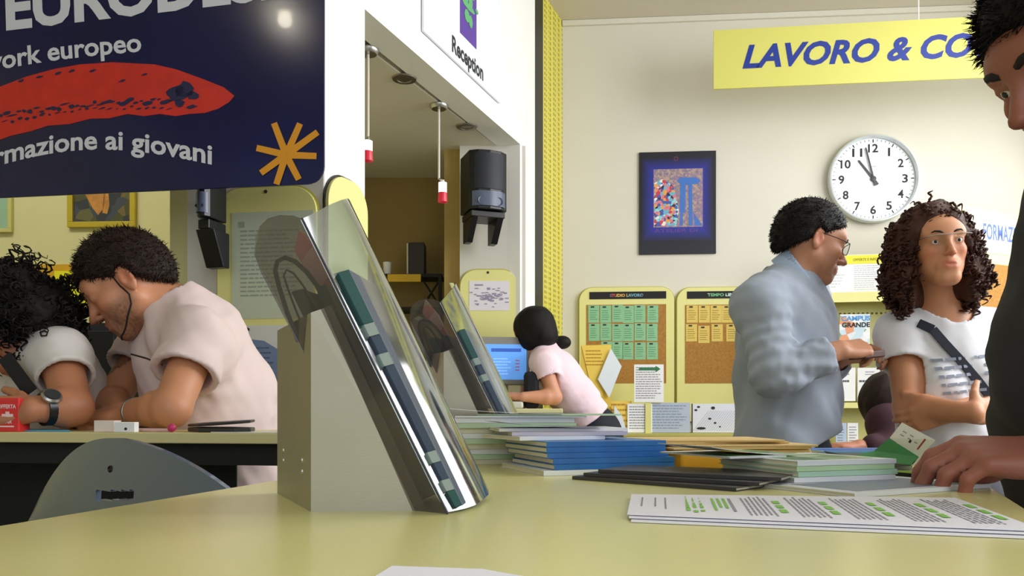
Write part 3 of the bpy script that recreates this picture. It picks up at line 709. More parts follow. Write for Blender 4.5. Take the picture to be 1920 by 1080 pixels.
t = thing('lime_sign', YW.pt(*YW.px(150, 572), .01), 'bright lime yellow sign with black letters on orange band between two people', 'sign')
mk('panel', YW.rect(MB(), 105, 509, 330, 572, .010, .016), mat('lime_panel', 'F2EE1E', .5), t)
m = MB(); text_on(YW, m, 'CULTURA', YW.px(122, 541), .66, .062, .017, .02, .25); mk('lettering', m, M_inkd, t)

# ---------------------------------------------------------------- poster and clock on the back wall
A, B = WB.px(1198, 476), WB.px(1342, 287)
t = thing('dark_poster', WB.pt((A[0]+B[0])/2, A[1], .002), 'dark poster with glowing blue rectangle and mosaic picture left of the clock', 'poster')
mk('panel', WB.rect(MB(), 1198, 287, 1342, 476, .002, .014), mat('poster_black', '1A1B26', .3), t, bevel=.002)
def glowmat():
    m = mat('poster_blue_glow', '2A33A8', .3); nt = m.node_tree; L = nt.links.new; b = nt.nodes['Principled BSDF']
    tc = nt.nodes.new('ShaderNodeTexCoord'); s = nt.nodes.new('ShaderNodeSeparateXYZ'); L(tc.outputs['Generated'], s.inputs[0])
    def edge(o):
        a = nt.nodes.new('ShaderNodeMath'); a.operation = 'SUBTRACT'; L(o, a.inputs[0]); a.inputs[1].default_value = .5
        c_ = nt.nodes.new('ShaderNodeMath'); c_.operation = 'ABSOLUTE'; L(a.outputs[0], c_.inputs[0]); return c_.outputs[0]
    mx = nt.nodes.new('ShaderNodeMath'); mx.operation = 'MAXIMUM'; L(edge(s.outputs[0]), mx.inputs[0]); L(edge(s.outputs[2]), mx.inputs[1])
    cr = nt.nodes.new('ShaderNodeValToRGB'); e = cr.color_ramp.elements; e[0].position = .34; e[0].color = lin('2A309C'); e[1].position = .5; e[1].color = lin('1A1B26')
    L(mx.outputs[0], cr.inputs[0]); L(cr.outputs[0], b.inputs['Base Color']); return m
mk('blue_field', WB.rect(MB(), 1203, 298, 1336, 452, .0142, .0146), glowmat(), t)
mk('picture_ground', WB.rect(MB(), 1225, 319, 1317, 426, .0150, .0156), artmat('poster_speckle', ['A58C8A', '8F7F8C', 'B29A8A', '98789A', '7D7488'], 90), t)
m = MB(); mk('mosaic', poly_on(WB, [(1226, 345), (1240, 336), (1262, 350), (1268, 372), (1272, 395), (1268, 425), (1226, 425)], .0162), artmat('poster_mosaic', ['8ED0DA', 'E8E6DE', 'C83C4C', '4A5AA8', 'E2A24A', '6AB0C8', '2A2A50', 'D87A8A'], 55), t)
m = MB(); poly_on(WB, [(1268, 340), (1276, 334), (1304, 334), (1313, 340), (1308, 346), (1297, 347), (1298, 424), (1291, 424), (1290, 348), (1285, 348), (1284, 400), (1279, 400), (1280, 424), (1274, 424), (1275, 347)], .0166, m)
poly_on(WB, [(1302, 424), (1316, 424), (1300, 400)], .0166, m); mk('blue_pillar', m, mat('poster_blue', '3C6FC0', .5), t)
m = MB(); pc = WB.pt(*WB.px(1267, 299), .0150); m.lathe(pc, WB.n, [(.014, 0), (.014, .0008), (.010, .0008), (.010, 0)], 16); mk('round_mark', m, mat('dull_red', '7A2E3C', .6), t)
m = MB(); text_on(WB, m, 'ATELIER DI', WB.px(1226, 437), .27, .022, .0152, .02); mk('lettering', m, mat('purple_ink', '5A3A8A', .6), t)

cc = WB.px(1634, 338); R_ = .272
def cl(a, b, d): return WB.pt(cc[0]+a, cc[1]+b, d)
t = thing('wall_clock', cl(0, -R_, .002), 'large round white wall clock with black numerals and silver rim', 'clock')
mk('rim', MB().lathe(cl(0, 0, .001), WB.n, [(0, 0), (R_*.96, 0), (R_, .01), (R_, .045), (R_*.985, .056), (R_*.955, .058), (R_*.93, .046), (R_*.925, .03)], 64), mat('clock_rim', 'D5DBDD', .3, .35), t, smooth=35)
mk('dial', MB().lathe(cl(0, 0, .024), WB.n, [(0, .003), (R_*.93, .003), (R_*.93, 0)], 64), mat('clock_dial', 'F1F5FA', .5), t)
for i in range(1, 13):
    a = math.radians(90-30*i); nx_, nz_ = math.cos(a)*R_*.70, math.sin(a)*R_*.70; s = str(i); wv = .034 if len(s) == 1 else .060
    if s == '1': wv = .012
    m = MB(); text_on(WB, m, s, (cc[0]+nx_-wv/2, cc[1]+nz_-.025), wv, .050, .0284, .02); mk('numeral', m, M_inkd, t)
m = MB()
for i in range(60):
    a = math.radians(6*i); ca, sa = math.cos(a), math.sin(a); L_ = .012 if i % 5 else .02; h_ = .0012 if i % 5 else .003
    m.flat([cl(ca*q-sa*o_, sa*q+ca*o_, .0285) for q, o_ in ((R_*.90, -h_), (R_*.90, h_), (R_*.90-L_, h_), (R_*.90-L_, -h_))])
mk('minute_marks', m, M_inkd, t, kind='stuff')
def hand(tx, ty, w_, d):
    q = WB.px(tx, ty); v = V(q[0]-cc[0], q[1]-cc[1]); L_ = np.linalg.norm(v); v /= L_; s = V(-v[1], v[0]); m = MB()
    pts = [(-.045, w_), (-.045, -w_), (L_*.95, -w_*.7), (L_, 0), (L_*.95, w_*.7)]
    m.prism([cl(v[0]*a+s[0]*b, v[1]*a+s[1]*b, d) for a, b in pts], [cl(v[0]*a+s[0]*b, v[1]*a+s[1]*b, d+.002) for a, b in pts]); return m
mk('hour_hand', hand(1606, 303, .0075, .031), M_black, t); mk('minute_hand', hand(1619, 279, .006, .035), M_black, t)
mk('hub', MB().lathe(cl(0, 0, .027), WB.n, [(.016, 0), (.016, .012), (0, .013)], 20), M_black, t)
m = MB(); text_on(WB, m, 'quartz', (cc[0]-.02, cc[1]+.075), .04, .008, .0285); mk('dial_print', m, M_ink, t)

# ---------------------------------------------------------------- yellow hanging sign
SG = Pl((P(1338, 0, 4.55)[0], 4.55), (P(2050, 0, 4.32)[0], 4.32))
A, B = SG.px(1338, 167), SG.px(1338, 57); 
t = thing('hanging_sign', SG.pt(SG.len/2, A[1], 0), 'long yellow hanging sign with blue italic capitals above the clock', 'sign')
mk('panel', SG.prism(MB(), [(0, A[1]), (SG.len, A[1]-.005), (SG.len, B[1]), (0, B[1])], -.012, 0), mat('sign_yellow', 'D3CF68', .45), t, bevel=.001)
M_blue = mat('sign_blue', '12308E', .4)
m = MB(); q0, q1 = SG.px(1392, 127), SG.px(1826, 116); hh = SG.px(1392, 86)[1]-q0[1]
text_on(SG, m, 'LAVORO & CO', q0, q1[0]-q0[0], hh, .001, .035, .28, None, .004); q2 = SG.px(1832, 116)
mk('lettering', m, M_blue, t); m = MB(); text_on(SG, m, 'NCORSI', (q2[0], q0[1]+.01), .62, hh, .001, .035, .28); mk('lettering', m, M_blue, t)
q = SG.px(1723, 50); mk('hanging_wire', MB().tube([SG.pt(q[0], B[1], -.006), SG.pt(q[0]+.0, CEIL, -.006)], .003, 6), M_white, t)
# ================================================================ displays along the back wall
def pin_board(x0, y0, x1, y1, lab):
    tb, dd = board(WB, x0, y0, x1, y1, lab, .085, th=.03); return tb, dd
D0 = .0005
for (bx, lab, strip, cork) in ((1086, 'yellow rimmed cork board with green cards behind the bent woman', (1105, 549, 1248, 561), (1099, 573, 1248, 719)),
                                (1268, 'yellow rimmed cork board with yellow cards left of the blue shirted man', (1287, 548, 1430, 560), (1283, 573, 1430, 719))):
    tb, dd = pin_board(bx, 539, bx+177, 790, lab)
    s = mk('header_strip', WB.rect(MB(), *strip[:2], *strip[2:], dd, dd+.003), M_blackm, tb)
    m = MB()
    cols = ['C8503C', 'D8A850', '4E7A9A', '7A4E90', 'D8D8D8', '6AA6B8', 'C88A40', 'C8C850', '5C9A50']
    text_on(WB, m, 'STUDIO LAVORO' if bx < 1200 else 'TEMPO LIBERO', WB.px(strip[0]+38, strip[3]-3), .21, .018, dd+.0035, .04); mk('lettering', m, artmat('strip_letters_'+('a' if bx < 1200 else 'b'), cols if bx < 1200 else ['6AB07A', 'D8D8D8', 'C04A5A', 'C8E0D8', '5AA880'], 22), s)
    mk('cork_panel', WB.rect(MB(), *cork[:2], *cork[2:], dd+.0002, dd+.0015), M_cork, tb)
    BD = dd+.0015
M_gcard = mat('green_card', '8FC79A', .7, var=.05, varscale=15); M_ycard = mat('yellow_card', 'E2C766', .7, var=.05, varscale=15)
rc_ = random.Random(3); words = ['first', 'second', 'third', 'fourth', 'fifth', 'sixth']; rown = ['top', 'middle', 'bottom']
M_gink = mat('card_print_green', '5E8F6A', .8); M_yink = mat('card_print_yellow', '9C8336', .8)
def card(x, y, w_, h, m_, ink, lab, grp):
    t = mk('index_card', WB.rect(MB(), x, y, x+w_, y+h, BD+.0004, BD+.0014), m_); tag(t, lab, 'card', grp)
    m = MB(); lines(WB, m, x+3, y+9, x+w_-3, y+h-3, 5, BD+.0018, .3, int(x+y), 1); mk('printed_lines', m, ink, t)
    m = MB(); a = WB.px(x+w_*.3, y+2.5); WB.rect(m, x+w_*.25, y+1.5, x+w_*.55, y+4, BD+.0015, BD+.004); mk('pin', m, M_inkd, t)
for r_, (y, xs_) in enumerate(((574, (1103, 1125, 1147, 1168, 1189, 1212)), (608, (1103, 1125, 1147, 1167, 1189, 1211)), (642, (1127, 1147, 1166, 1189, 1212)))):
    for i, x in enumerate(xs_): card(x+rc_.uniform(-.7, .7), y+rc_.uniform(-1, 1), 20.5, 32, M_gcard, M_gink, 'green card, %s from the left in the %s row of the cork board' % (words[i], rown[r_]), 'green cards pinned on the cork board')
for r_, (y, xs_) in enumerate(((574, (1286, 1308, 1330, 1352)), (609, (1285, 1308, 1332, 1360)))):
    for i, x in enumerate(xs_): card(x+rc_.uniform(-.5, .5), y+(3 if (i, r_) == (1, 1) else 0), 21, 32, M_ycard, M_yink, 'yellow card, %s from the left in the %s row of its cork board' % (words[i], ('upper', 'lower')[r_]), 'yellow cards pinned on the cork board')

# low display counter in front of the boards, with leaflets standing on it
LC = Pl((P(1060, 0, 4.80)[0], 4.80), (P(1395, 0, 4.74)[0], 4.74))
t = thing('display_counter', LC.pt(LC.len/2, 0, 0), 'low yellow display counter along the back wall under cork boards', 'counter')
zt = LC.px(1200, 812)[1]
mk('body', LC.prism(MB(), [(0, .0), (LC.len, .0), (LC.len, zt-.02), (0, zt-.02)], -.22, .0), M_board, t); mk('worktop', LC.prism(MB(), [(-.02, zt-.02), (LC.len+.02, zt-.02), (LC.len+.02, zt), (-.02, zt)], -.24, .09), M_boardedge, t, bevel=.004)
def standing(name, x0, y0, x1, y1, mt, lab, d, ink=None, nl=8, th=.006, cat='leaflet', seed=1, grp=None, lean=0):
    o = mk(name, LC.rect(MB(), x0, y0, x1, y1, d, d+th), mt); tag(o, lab, cat, grp)
    if ink: m = MB(); lines(LC, m, x0+3, y0+5, x1-3, y1-4, nl, d+th+.0006, .35, seed, 1); mk('printed_lines', m, ink, o)
    return o
zp = 811
standing('yellow_leaflet', 1132, 752, 1184, zp, mat('amber_paper', 'F0CE5E', .7), 'amber leaflet standing beside the dark trousers of the bent woman', .004, mat('amber_print', 'B58A2A', .8), 5, seed=5)
standing('leaflet', 1176, 757, 1222, zp, M_paper, 'white leaflet with text standing left of the grey booklet', .016, M_ink, 9, seed=6)
o = standing('booklet', 1219, 755, 1293, zp, mat('bluegrey_cover', 'B7C2D2', .6), 'blue grey booklet standing on the low display counter', .010, mat('bluegrey_print', '8898AE', .8), 9, cat='booklet', seed=8)
o = standing('newsletter', 1296, 757, 1392, zp, mat('newsletter_paper', 'DFE1E8', .6), 'white newsletter with hatched pattern and black dots left of blue shirt', .008, None, cat='newsletter')
m = MB(); 
for i in range(26):
    x = 1298+i*4.4; poly_on(LC, [(x, 808), (x+1.2, 808), (min(x+31, 1391), 770 if x+30 < 1391 else 808-(1391-x)*1.22), (min(x+29.8, 1390), 770 if x+30 < 1391 else 808-(1390-x)*1.22)], .0147, m)
mk('hatching', m, mat('pale_hatching', 'B9BCCC', .8), o)
m = MB()
for x, y, a, b in ((1309, 763, 3, 2), (1336, 765, 4, 3), (1330, 785, 3, 2), (1340, 793, 2.5, 2), (1314, 803, 9, 2.5), (1304, 769, 3, 2), (1349, 800, 2, 1.5)): poly_on(LC, [(x+a*math.cos(q*.785), y+b*math.sin(q*.785)) for q in range(8)], .0152, m)
m2 = m; LC.rect(m2, 1296, 757, 1298, 811, .014, .0155); mk('black_marks', m2, M_inkd, o)
# green header flyer standing in front of the cork board
o = standing('flyer', 1188, 684, 1243, 754, M_paper, 'white flyer with a green arrow bar in front of the green cards', .030, M_ink, 14, th=.004, seed=11)
m = MB(); LC.rect(m, 1197, 690, 1233, 695, .035, .0356); poly_on(LC, [(1228, 686.5), (1237, 692.5), (1228, 698.5)], .0362, m); mk('green_arrow_bar', m, mat('arrow_green', '2F7A50', .7), o)
m = MB(); LC.rect(m, 1209, 740, 1220, 812, .0240, .0295); mk('flyer_stand', m, M_board, o)
# amber poster with a tilted white card behind the bent woman
o = mk('amber_poster', poly_on(LC, [(1090, 650), (1145, 648), (1140, 700), (1128, 745), (1112, 745)], .05, MB()), mat('amber_poster', 'F3D35C', .7)); tag(o, 'amber yellow poster standing behind the back of the bent woman', 'poster')
m = MB(); poly_on(LC, [(1089, 649), (1145, 647), (1141, 811), (1092, 811)], .046, m); LC.rect(m, 1089, 649, 1145, 812, .040, .045); mk('backing_card', m, mat('amber_backing', 'E9C650', .7), o)
m = MB(); lines(LC, m, 1098, 658, 1132, 690, 5, .052, .3, 5, 1); mk('printed_lines', m, mat('amber_print2', 'BE8F22', .8), o)
q = [(1144, 655), (1164, 688), (1141, 746), (1120, 712)]
a, b = [[LC.pt(*LC.px(x, y), d) for x, y in q] for d in (.062, .066)]
o = mk('tilted_card', MB().prism(a, b), mat('pale_card', 'E8F2F6', .5)); tag(o, 'pale blue white card tilted on its corner beside amber poster', 'card')
o = mk('white_carton', LC.prism(MB(), [LC.px(1150, 812), LC.px(1174, 812), LC.px(1165, 780), LC.px(1150, 760)], .03, .075), mat('carton_white', 'EDF4F6', .6)); tag(o, 'white slanted carton beside the dark trousers of the bent woman', 'box')

# ---------------------------------------------------------------- shelf unit behind the curly woman
SU = Pl((P(1512, 0, 4.62)[0], 4.62), (P(1760, 0, 4.50)[0], 4.50)); L_ = SU.len
t = thing('brochure_rack', SU.pt(L_/2, 0, -.1), 'yellow brochure rack with white notices on top behind the curly haired woman', 'rack')
def srect(x0, y0, x1, y1, d0, d1, mb=None): return SU.rect(mb or MB(), x0, y0, x1, y1, d0, d1)
z_top = SU.px(1600, 556)[1]
mk('back_panel', SU.prism(MB(), [(0, 0), (L_, 0), (L_, z_top), (0, z_top)], -.16, -.14), M_board, t)
for i in (0, L_-.02, ): mk('side_panel', SU.prism(MB(), [(i, 0), (i+.02, 0), (i+.02, z_top), (i, z_top)], -.139, .01), M_board, t, bevel=.002)
for y in (552, 650, 757): 
    z = SU.px(1600, y)[1]; mk('shelf', SU.prism(MB(), [(.021, z-.018), (L_-.021, z-.018), (L_-.021, z), (.021, z)], -.139, .045), M_boardedge, t, bevel=.002)
    mk('shelf_lip', SU.prism(MB(), [(.021, z-.025 if y > 560 else z-.05), (L_-.021, z-.025 if y > 560 else z-.05), (L_-.021, z+.006), (.021, z+.006)], .046, .052), M_board, t)
m = MB(); z = SU.px(1600, 583)[1]
for i in range(26):
    a = .04+i*(L_-.08)/25; m.lathe(SU.pt(a, z, -.1385), SU.n, [(.007, 0), (.007, .001), (0, .001)], 6)
mk('perforation', m, mat('perforation_olive', '6E6A2A', .7), t, kind='stuff')
o = mk('notice_sheet', srect(1514, 480, 1690, 549, -.02, -.008), M_paper); tag(o, 'white notice panel with yellow heading strip on top of the rack', 'notice')
mk('heading_strip', srect(1514, 481, 1690, 492, -.0075, -.0065), mat('heading_yellow', 'EDE43C', .6), o)
m = MB(); lines(SU, m, 1520, 500, 1590, 542, 8, -.0070, .2, 3, 1); lines(SU, m, 1602, 498, 1652, 545, 12, -.0070, .25, 4, 1); mk('printed_lines', m, mat('pale_print', 'B9BCC6', .8), o)
m = MB(); text_on(SU, m, 'OFFERTE E INFORMAZIONI', SU.px(1600, 489), .22, .014, -.006, .02); mk('heading_lettering', m, mat('olive_print', '8A8420', .8), o)
def book(x0, y0, x1, y1, mt, lab, d=.0, th=.012, grp=None): return tag(mk('magazine', srect(x0, y0, x1, y1, d, d+th), mt), lab, 'magazine', grp)
book(1524, 591, 1549, 645, artmat('cover_orange', ['D8842E', '5470B8', 'C84A28', 'E8B040', '4A5AA0'], 26), 'orange and blue magazine half hidden by the blue shirted man')
o = book(1573, 590, 1630, 648, artmat('cover_colour', ['E8ECEE', 'C8DCE8', 'E29A70', 'DCE4E8', '7FA88A', 'F0F0F0'], 24), 'colourful magazine with blue title on the upper rack shelf')
m = MB(); text_on(SU, m, 'CAMPUS', SU.px(1577, 602), .155, .026, .0135, .03); mk('title', m, mat('title_blue', '4A9ADA', .5), o)
m = MB(); text_on(SU, m, 'GRANDE', SU.px(1578, 614), .15, .026, .0135, .03); mk('subtitle', m, M_inkd, o)
for i, (x0, x1, lab) in enumerate(((1565, 1603, 'white booklet, first from the left on the middle rack shelf'), (1607, 1649, 'white booklet, second from the left on the middle rack shelf'), (1653, 1692, 'white booklet, third from the left on the middle rack shelf'))):
    o = book(x0, 690, x1, 752, M_paper, lab, grp='white booklets on the middle rack shelf'); m = MB(); lines(SU, m, x0+3, 713, x1-4, 719, 1, .0128, .6, i, 1); mk('printed_band', m, mat('band_dark', '505A60', .8), o)
    m = MB(); lines(SU, m, x0+14, 697, x1-10, 706, 2, .0128, .3, i, 1); mk('printed_heading', m, M_ink, o)
for i, (x0, x1, lab) in enumerate(((1566, 1586, 'pale blue booklet low on the rack beside the blue shirted man'), (1588, 1608, 'white booklet low on the rack beside the bent dark figure'))):
    o = book(x0, 793, x1, 835, M_paper if i else mat('pale_blue_cover', 'B8CCE4', .6), lab); m = MB(); lines(SU, m, x0+3, 800, x1-3, 830, 6, .0128, .3, i, 1); mk('printed_lines', m, M_ink, o)
m = MB(); z = SU.px(1600, 837)[1]; mk('shelf', SU.prism(m, [(.021, z-.018), (L_-.021, z-.018), (L_-.021, z), (.021, z)], -.139, .045), M_boardedge, t)

# ---------------------------------------------------------------- slanted board at the right edge
FB = Pl((P(1763, 0, 4.30)[0], 4.30), (P(2010, 0, 4.75)[0], 4.75))
A0, B0_ = FB.px(1766, 380), FB.px(1766, 640)
t = thing('information_board', FB.pt(FB.len/2, B0_[1], 0), 'slanted yellow framed cork board with blue title at the right edge', 'notice board')
top = A0[1]; lo_ = 0.9
mk('frame', FB.prism(MB(), [(0, lo_), (FB.len, lo_), (FB.len, top), (0, top)], -.03, 0), M_board, t, bevel=.003)
m = MB(); mk('cork_panel', FB.prism(m, [(.10, lo_+.1), (FB.len-.05, lo_+.1), (FB.len-.05, top-.30), (.10, top-.30)], .0005, .002), M_cork, t)
p = mk('title_strip', FB.prism(MB(), [(.14, top-.24), (FB.len-.03, top-.24), (FB.len-.03, top-.045), (.14, top-.045)], .0005, .004), mat('title_pale', 'E9E7D0', .6), t)
m = MB(); q = FB.px(1842, 426); text_on(FB, m, 'FORMAZIONE', (q[0], top-.165), .40, .085, .0046, .02); mk('lettering', m, mat('title_letter_blue', '4E6CA8', .6), p)
mk('corner_clip', FB.prism(MB(), [(-.01, top-.01), (.025, top-.01), (.025, top+.018), (-.01, top+.018)], -.035, .006), M_inkd, t)
mk('leg', MB().tube([FB.pt(.05, 0, -.015), FB.pt(.05, lo_, -.015)], .015, 10), M_chrome, t); mk('leg', MB().tube([FB.pt(FB.len-.05, 0, -.015), FB.pt(FB.len-.05, lo_, -.015)], .015, 10), M_chrome, t)

# ---------------------------------------------------------------- reception desk through the opening: monitor, shelf, box
T1 = 1.140
t = thing('computer_desk', (.02, 4.05, 0), 'high computer desk under the bent woman in pink', 'desk')
x0, x1 = P(905, 0, 4.0)[0], P(1052, 0, 4.0)[0]
mk('desk_top', MB().box((x0, 3.86, T1-.022), (x1, 4.33, T1)), mat('pale_desk', 'DAD5A2', .5), t, bevel=.004)
mk('front_rail', MB().box((x0+.01, 3.90, T1-.10), (x1-.01, 3.92, T1-.0225)), M_black, t)
for x in (x0+.02, x1-.05):
    for y in (3.92, 4.27): mk('leg', MB().box((x, y, 0), (x+.035, y+.035, T1-.0225)), M_black, t)
t = thing('computer_monitor', (P(950, 0, 4.12)[0], 4.12, T1), 'grey computer monitor with bright blue screen beside the bent woman', 'monitor')
MN = Pl((P(893, 0, 4.10)[0], 4.10), (P(994, 0, 4.14)[0], 4.14))
mk('housing', MN.rect(MB(), 893, 631, 994, 722, -.06, 0), mat('monitor_grey', '8E8B84', .5), t, bevel=.006)
mk('screen', MN.rect(MB(), 903, 645, 987, 712, .0003, .002), mat('screen_blue', '5C9BEA', .3, emit=.55), t)
m = MB(); MN.rect(m, 921, 653, 977, 660, .0024, .003); mk('screen_title_bar', m, mat('screen_navy', '2A56B8', .3, emit=.4), t)
m = MB(); lines(MN, m, 925, 672, 962, 706, 6, .0026, .25, 2, 1); mk('screen_text', m, mat('screen_pale', 'A8CDF6', .3, emit=.5), t)
m = MB(); [MN.rect(m, 966, 675+6*i, 974, 677+6*i, .0026, .003) for i in range(4)]; mk('screen_icons', m, mat('screen_red', 'B04A78', .3, emit=.3), t)
q = MN.pt(MN.len/2, 0, -.04); mk('stand', MB().box((q[0]-.03, q[1]-.02, T1+.012), (q[0]+.03, q[1]+.02, MN.px(940, 722)[1]+.01)).box((q[0]-.1, q[1]-.08, T1), (q[0]+.1, q[1]+.08, T1+.012)), mat('monitor_grey', '8E8B84', .5), t, bevel=.003)
o = mk('desk_telephone', MB().frame(V(P(962, 0, 4.0)[0], 3.98, T1), (V(1, 0, 0), V(0, 1, 0), V(0, 0, 1)), (-.05, -.05, 0), (.05, .06, .035)), mat('pale_grey_plastic', 'C9C9BE', .5), bevel=.01); tag(o, 'pale grey desk telephone below the blue screen', 'telephone')
o = mk('black_block', MB().box((P(982, 0, 4.05)[0], 4.0, T1), (P(1010, 0, 4.05)[0], 4.10, P(0, 697, 4.05)[2])), mat('black_block_matt', '121319', .8, bump=(80, .3, .003)), bevel=.02); tag(o, 'black bag standing on the desk under the bent woman', 'block')  # dark bevelled block resting on the desk

# things deep in the recess
t = thing('recess_shelf', (P(790, 0, 4.85)[0], 4.85, 0), 'dark shelf rack with yellow front rail deep in the recess', 'shelf')
x0, x1 = P(700, 0, 4.85)[0], P(829, 0, 4.85)[0]; zt = P(0, 515, 4.85)[2]
mk('rail', MB().box((P(728, 0, 4.83)[0], 4.80, P(0, 528, 4.8)[2]), (P(790, 0, 4.83)[0], 4.812, P(0, 514, 4.8)[2])), mat('rail_yellow', 'D9AE1E', .5), t)
mk('shelf_board', MB().box((x0, 4.815, zt-.02), (x1, 5.0, zt)), M_blackm, t)
mk('shelf_board', MB().box((x0, 4.815, zt-.22), (x1, 5.0, zt-.20)), M_blackm, t)
mk('cross_brace', MB().tube([V(P(792, 0, 4.83)[0], 4.83, zt-.2), V(x1-.01, 4.83, zt-.03)], .007, 6).tube([V(P(792, 0, 4.83)[0], 4.84, zt-.03), V(x1-.01, 4.84, zt-.2)], .007, 6), M_blackm, t)
for x in (x0, x1-.02): mk('post', MB().box((x, 4.814, 0), (x+.02, 4.84, zt-.0205)), M_blackm, t)
o = mk('box_speaker', MB().box((P(766, 0, 4.85)[0], 4.84, zt), (P(796, 0, 4.85)[0], 4.95, P(0, 455, 4.85)[2])), mat('brown_black', '2A2020', .5), bevel=.004); tag(o, 'dark upright box speaker standing on the recess shelf', 'speaker')
mk('pale_side', MB().box((P(763, 0, 4.85)[0], 4.84, zt), (P(765.7, 0, 4.85)[0], 4.95, P(0, 457, 4.85)[2])), M_grey, o)
o = mk('white_cup', MB().lathe((P(726, 0, 4.88)[0], 4.88, zt), (0, 0, 1), [(0, 0), (.022, 0), (.026, .08), (.024, .08), (.020, .004), (0, .004)], 20), M_paper, smooth=40); tag(o, 'small white cup standing on the recess shelf', 'cup')
# ================================================================ people
def fabric(name, col, sc=700, st=.25, var=.05, rough=.85): return mat(name, col, rough, var=var, varscale=7, bump=(sc, st, .0012))
M_hair = mat('black_hair', '120E0C', .62, spec=.25, var=.3, varscale=60, bump=(350, .5, .003)); M_hairb = mat('dark_brown_hair', '24160F', .62, spec=.25, var=.3, varscale=60, bump=(350, .5, .003))
M_hairr = mat('auburn_brown_hair', '452619', .6, spec=.3, var=.35, varscale=50, bump=(300, .5, .003)); M_brow = mat('brow_hair', '1B1310', .8)
M_eye = mat('eye_white', 'E6E0D8', .15); M_iris = mat('iris_brown', '24160E', .1)
def skinmat(name, rough=.5): 
    m = mat(name, 'FFFFFF', rough, attr=True, var=.04, varscale=30, bump=(500, .12, .001)); m.node_tree.nodes['Principled BSDF'].inputs['Subsurface Weight'].default_value = .0; return m
M_skin = skinmat('skin')
def Q(H, a, b, z): c, f, l, u, s = H; return c+s*(f*a+l*b+u*z)
def features(H, par, eyes=True, brow=M_brow, thick=.003):
    c, f, l, u, s = H
    for m in (-1, 1):
        pts = [Q(H, a, m*b, z) for a, b, z in ((.0965, .013, .0215), (.0975, .023, .0255), (.0945, .034, .0275), (.0850, .047, .0225))]
        mk('eyebrow', MB().tube(pts, [thick*s, thick*1.25*s, thick*s, thick*.4*s], 6), brow, par, smooth=True)
        if eyes:
            e = mk('eye', MB().ball(Q(H, .0765, m*.031, .0025), .0125*s, 10), M_eye, par, smooth=True)
            mk('iris', MB().ball(Q(H, .0832, m*.031, .0012), .0066*s, 8), M_iris, e, smooth=True)
def eye_open(H):
    c, f, l, u, s = H; return [el(Q(H, .093, m*.031, .0015), V(.010, .0125, .0030)*s, (f, l, u), k=.002*s, op='sub') for m in (-1, 1)]
def dress(par, name, prims, m, h=.006, **k):
    v, f = mesh_of(prims, h, **k); return mk_arr(name, v, f, m, par, smooth=True)
def tee(J, mtl, par, name='t_shirt', frac=.55, wd=1, dp=1, infl=.014, fem=False, hem=None, hemp=None, fold=.004, h=.006, seed=1, neck_r=.066, arms='LR', slack=.022, belly=1.0, extra=(), zs=None, loose=0):
    U, S, Fd = torso_basis(J); pr = torso_prims(J, wd, dp, infl+loose, fem, belly)+list(extra); pr += [folds(22, fold, seed, U*.4+S*.5, 55)]; subs = []
    for k in arms:
        a, b = J['sh'+k], J['el'+k]; e = a+(b-a)*frac; d = nrm(b-a)
        pr += [grp([rc(a, e+d*.06, .047+slack*.8, .047+slack, k=.0), fn(lambda p, s_=seed+ord(k): nz(p, 26, s_)*fold*.8), hs(e, d)], .025)]
        subs += [rc(e-d*.025, e+d*.08, .045+slack*.45, .045+slack*.45, k=.004, op='sub')]
    nkd = nrm(J['nkdir']) if 'nkdir' in J else U
    pr += subs+[rc(J['neck']+nkd*.012+Fd*.01, J['neck']+nkd*.14+Fd*.03, neck_r, neck_r+.03, k=.006, op='sub')]
    if hemp is not None: pr += [hs(hemp[0], -U if hemp[1] is None else hemp[1], .004)]
    if hem is not None: pr += [hs(V(0, 0, hem), V(0, 0, -1), .004)]
    return dress(par, name, pr, mtl, h, zs=zs)
def legs(J, mtl, par, top, name='trousers', h=.012, infl=.016, feet=True, shoe=M_blackm):
    U, S, Fd = torso_basis(J); ax = (S, Fd, U)
    pr = [el(J['pelvis'], V(.160, .122, .15)+infl, ax, k=0)]+legs_prims(J, infl)+[folds(20, .005, 3), hs(V(0, 0, top), V(0, 0, 1), .01), hs(V(0, 0, .06), V(0, 0, -1), .004)]
    dress(par, name, pr, mtl, h)
    for m in (1, -1):
        q = J['pelvis']+nrm(S*V(1, 1, 0))*m*.085; fd = nrm(Fd*V(1, 1, 0)); a = V(q[0], q[1], .035)
        dress(par, 'shoe', [rc(a-fd*.05, a+fd*.15, .038, .032, k=.02), rc(a, a+V(0, 0, .06), .042, .040, k=.03), hs(V(0, 0, .004), V(0, 0, -1), .004)], shoe, .01)
def body_of(J, H, hp, base, stub=0, wd=1, dp=1, fem=False, armr=1.0, hands=(), xtra=(), h=.0055, zs=None, arms='LR', lip=(.62, .30, .27), neck_r=.05):
    c, f, l, u, s = H; U, S, Fd = torso_basis(J)
    pr = torso_prims(J, wd, dp, 0, fem)+legs_prims(J)
    for k in arms: pr += arm_prims(J, k, 0, armr)
    nb = c-u*.075*s-f*.022*s
    pr += [rc(J['neck']-U*.02, nb, .060 if not fem else .052, neck_r*s, k=.04)]
    pr += [grp(hp, .022)]
    for hnd in hands: pr += [grp(hnd, .012)]
    for m in (1, -1):
        q = J['pelvis']+nrm(S*V(1, 1, 0))*m*.085; fd = nrm(Fd*V(1, 1, 0)); a = V(q[0], q[1], .04); pr += [rc(a-fd*.03, a+fd*.13, .030, .022, k=.02), rc(a, a+V(0, 0, .08), .034, .036, k=.03)]
    pr += list(xtra)
    v, fc = mesh_of(pr, h, zs=zs); return v, fc, skin_colors(v, H, base, stub, lip)
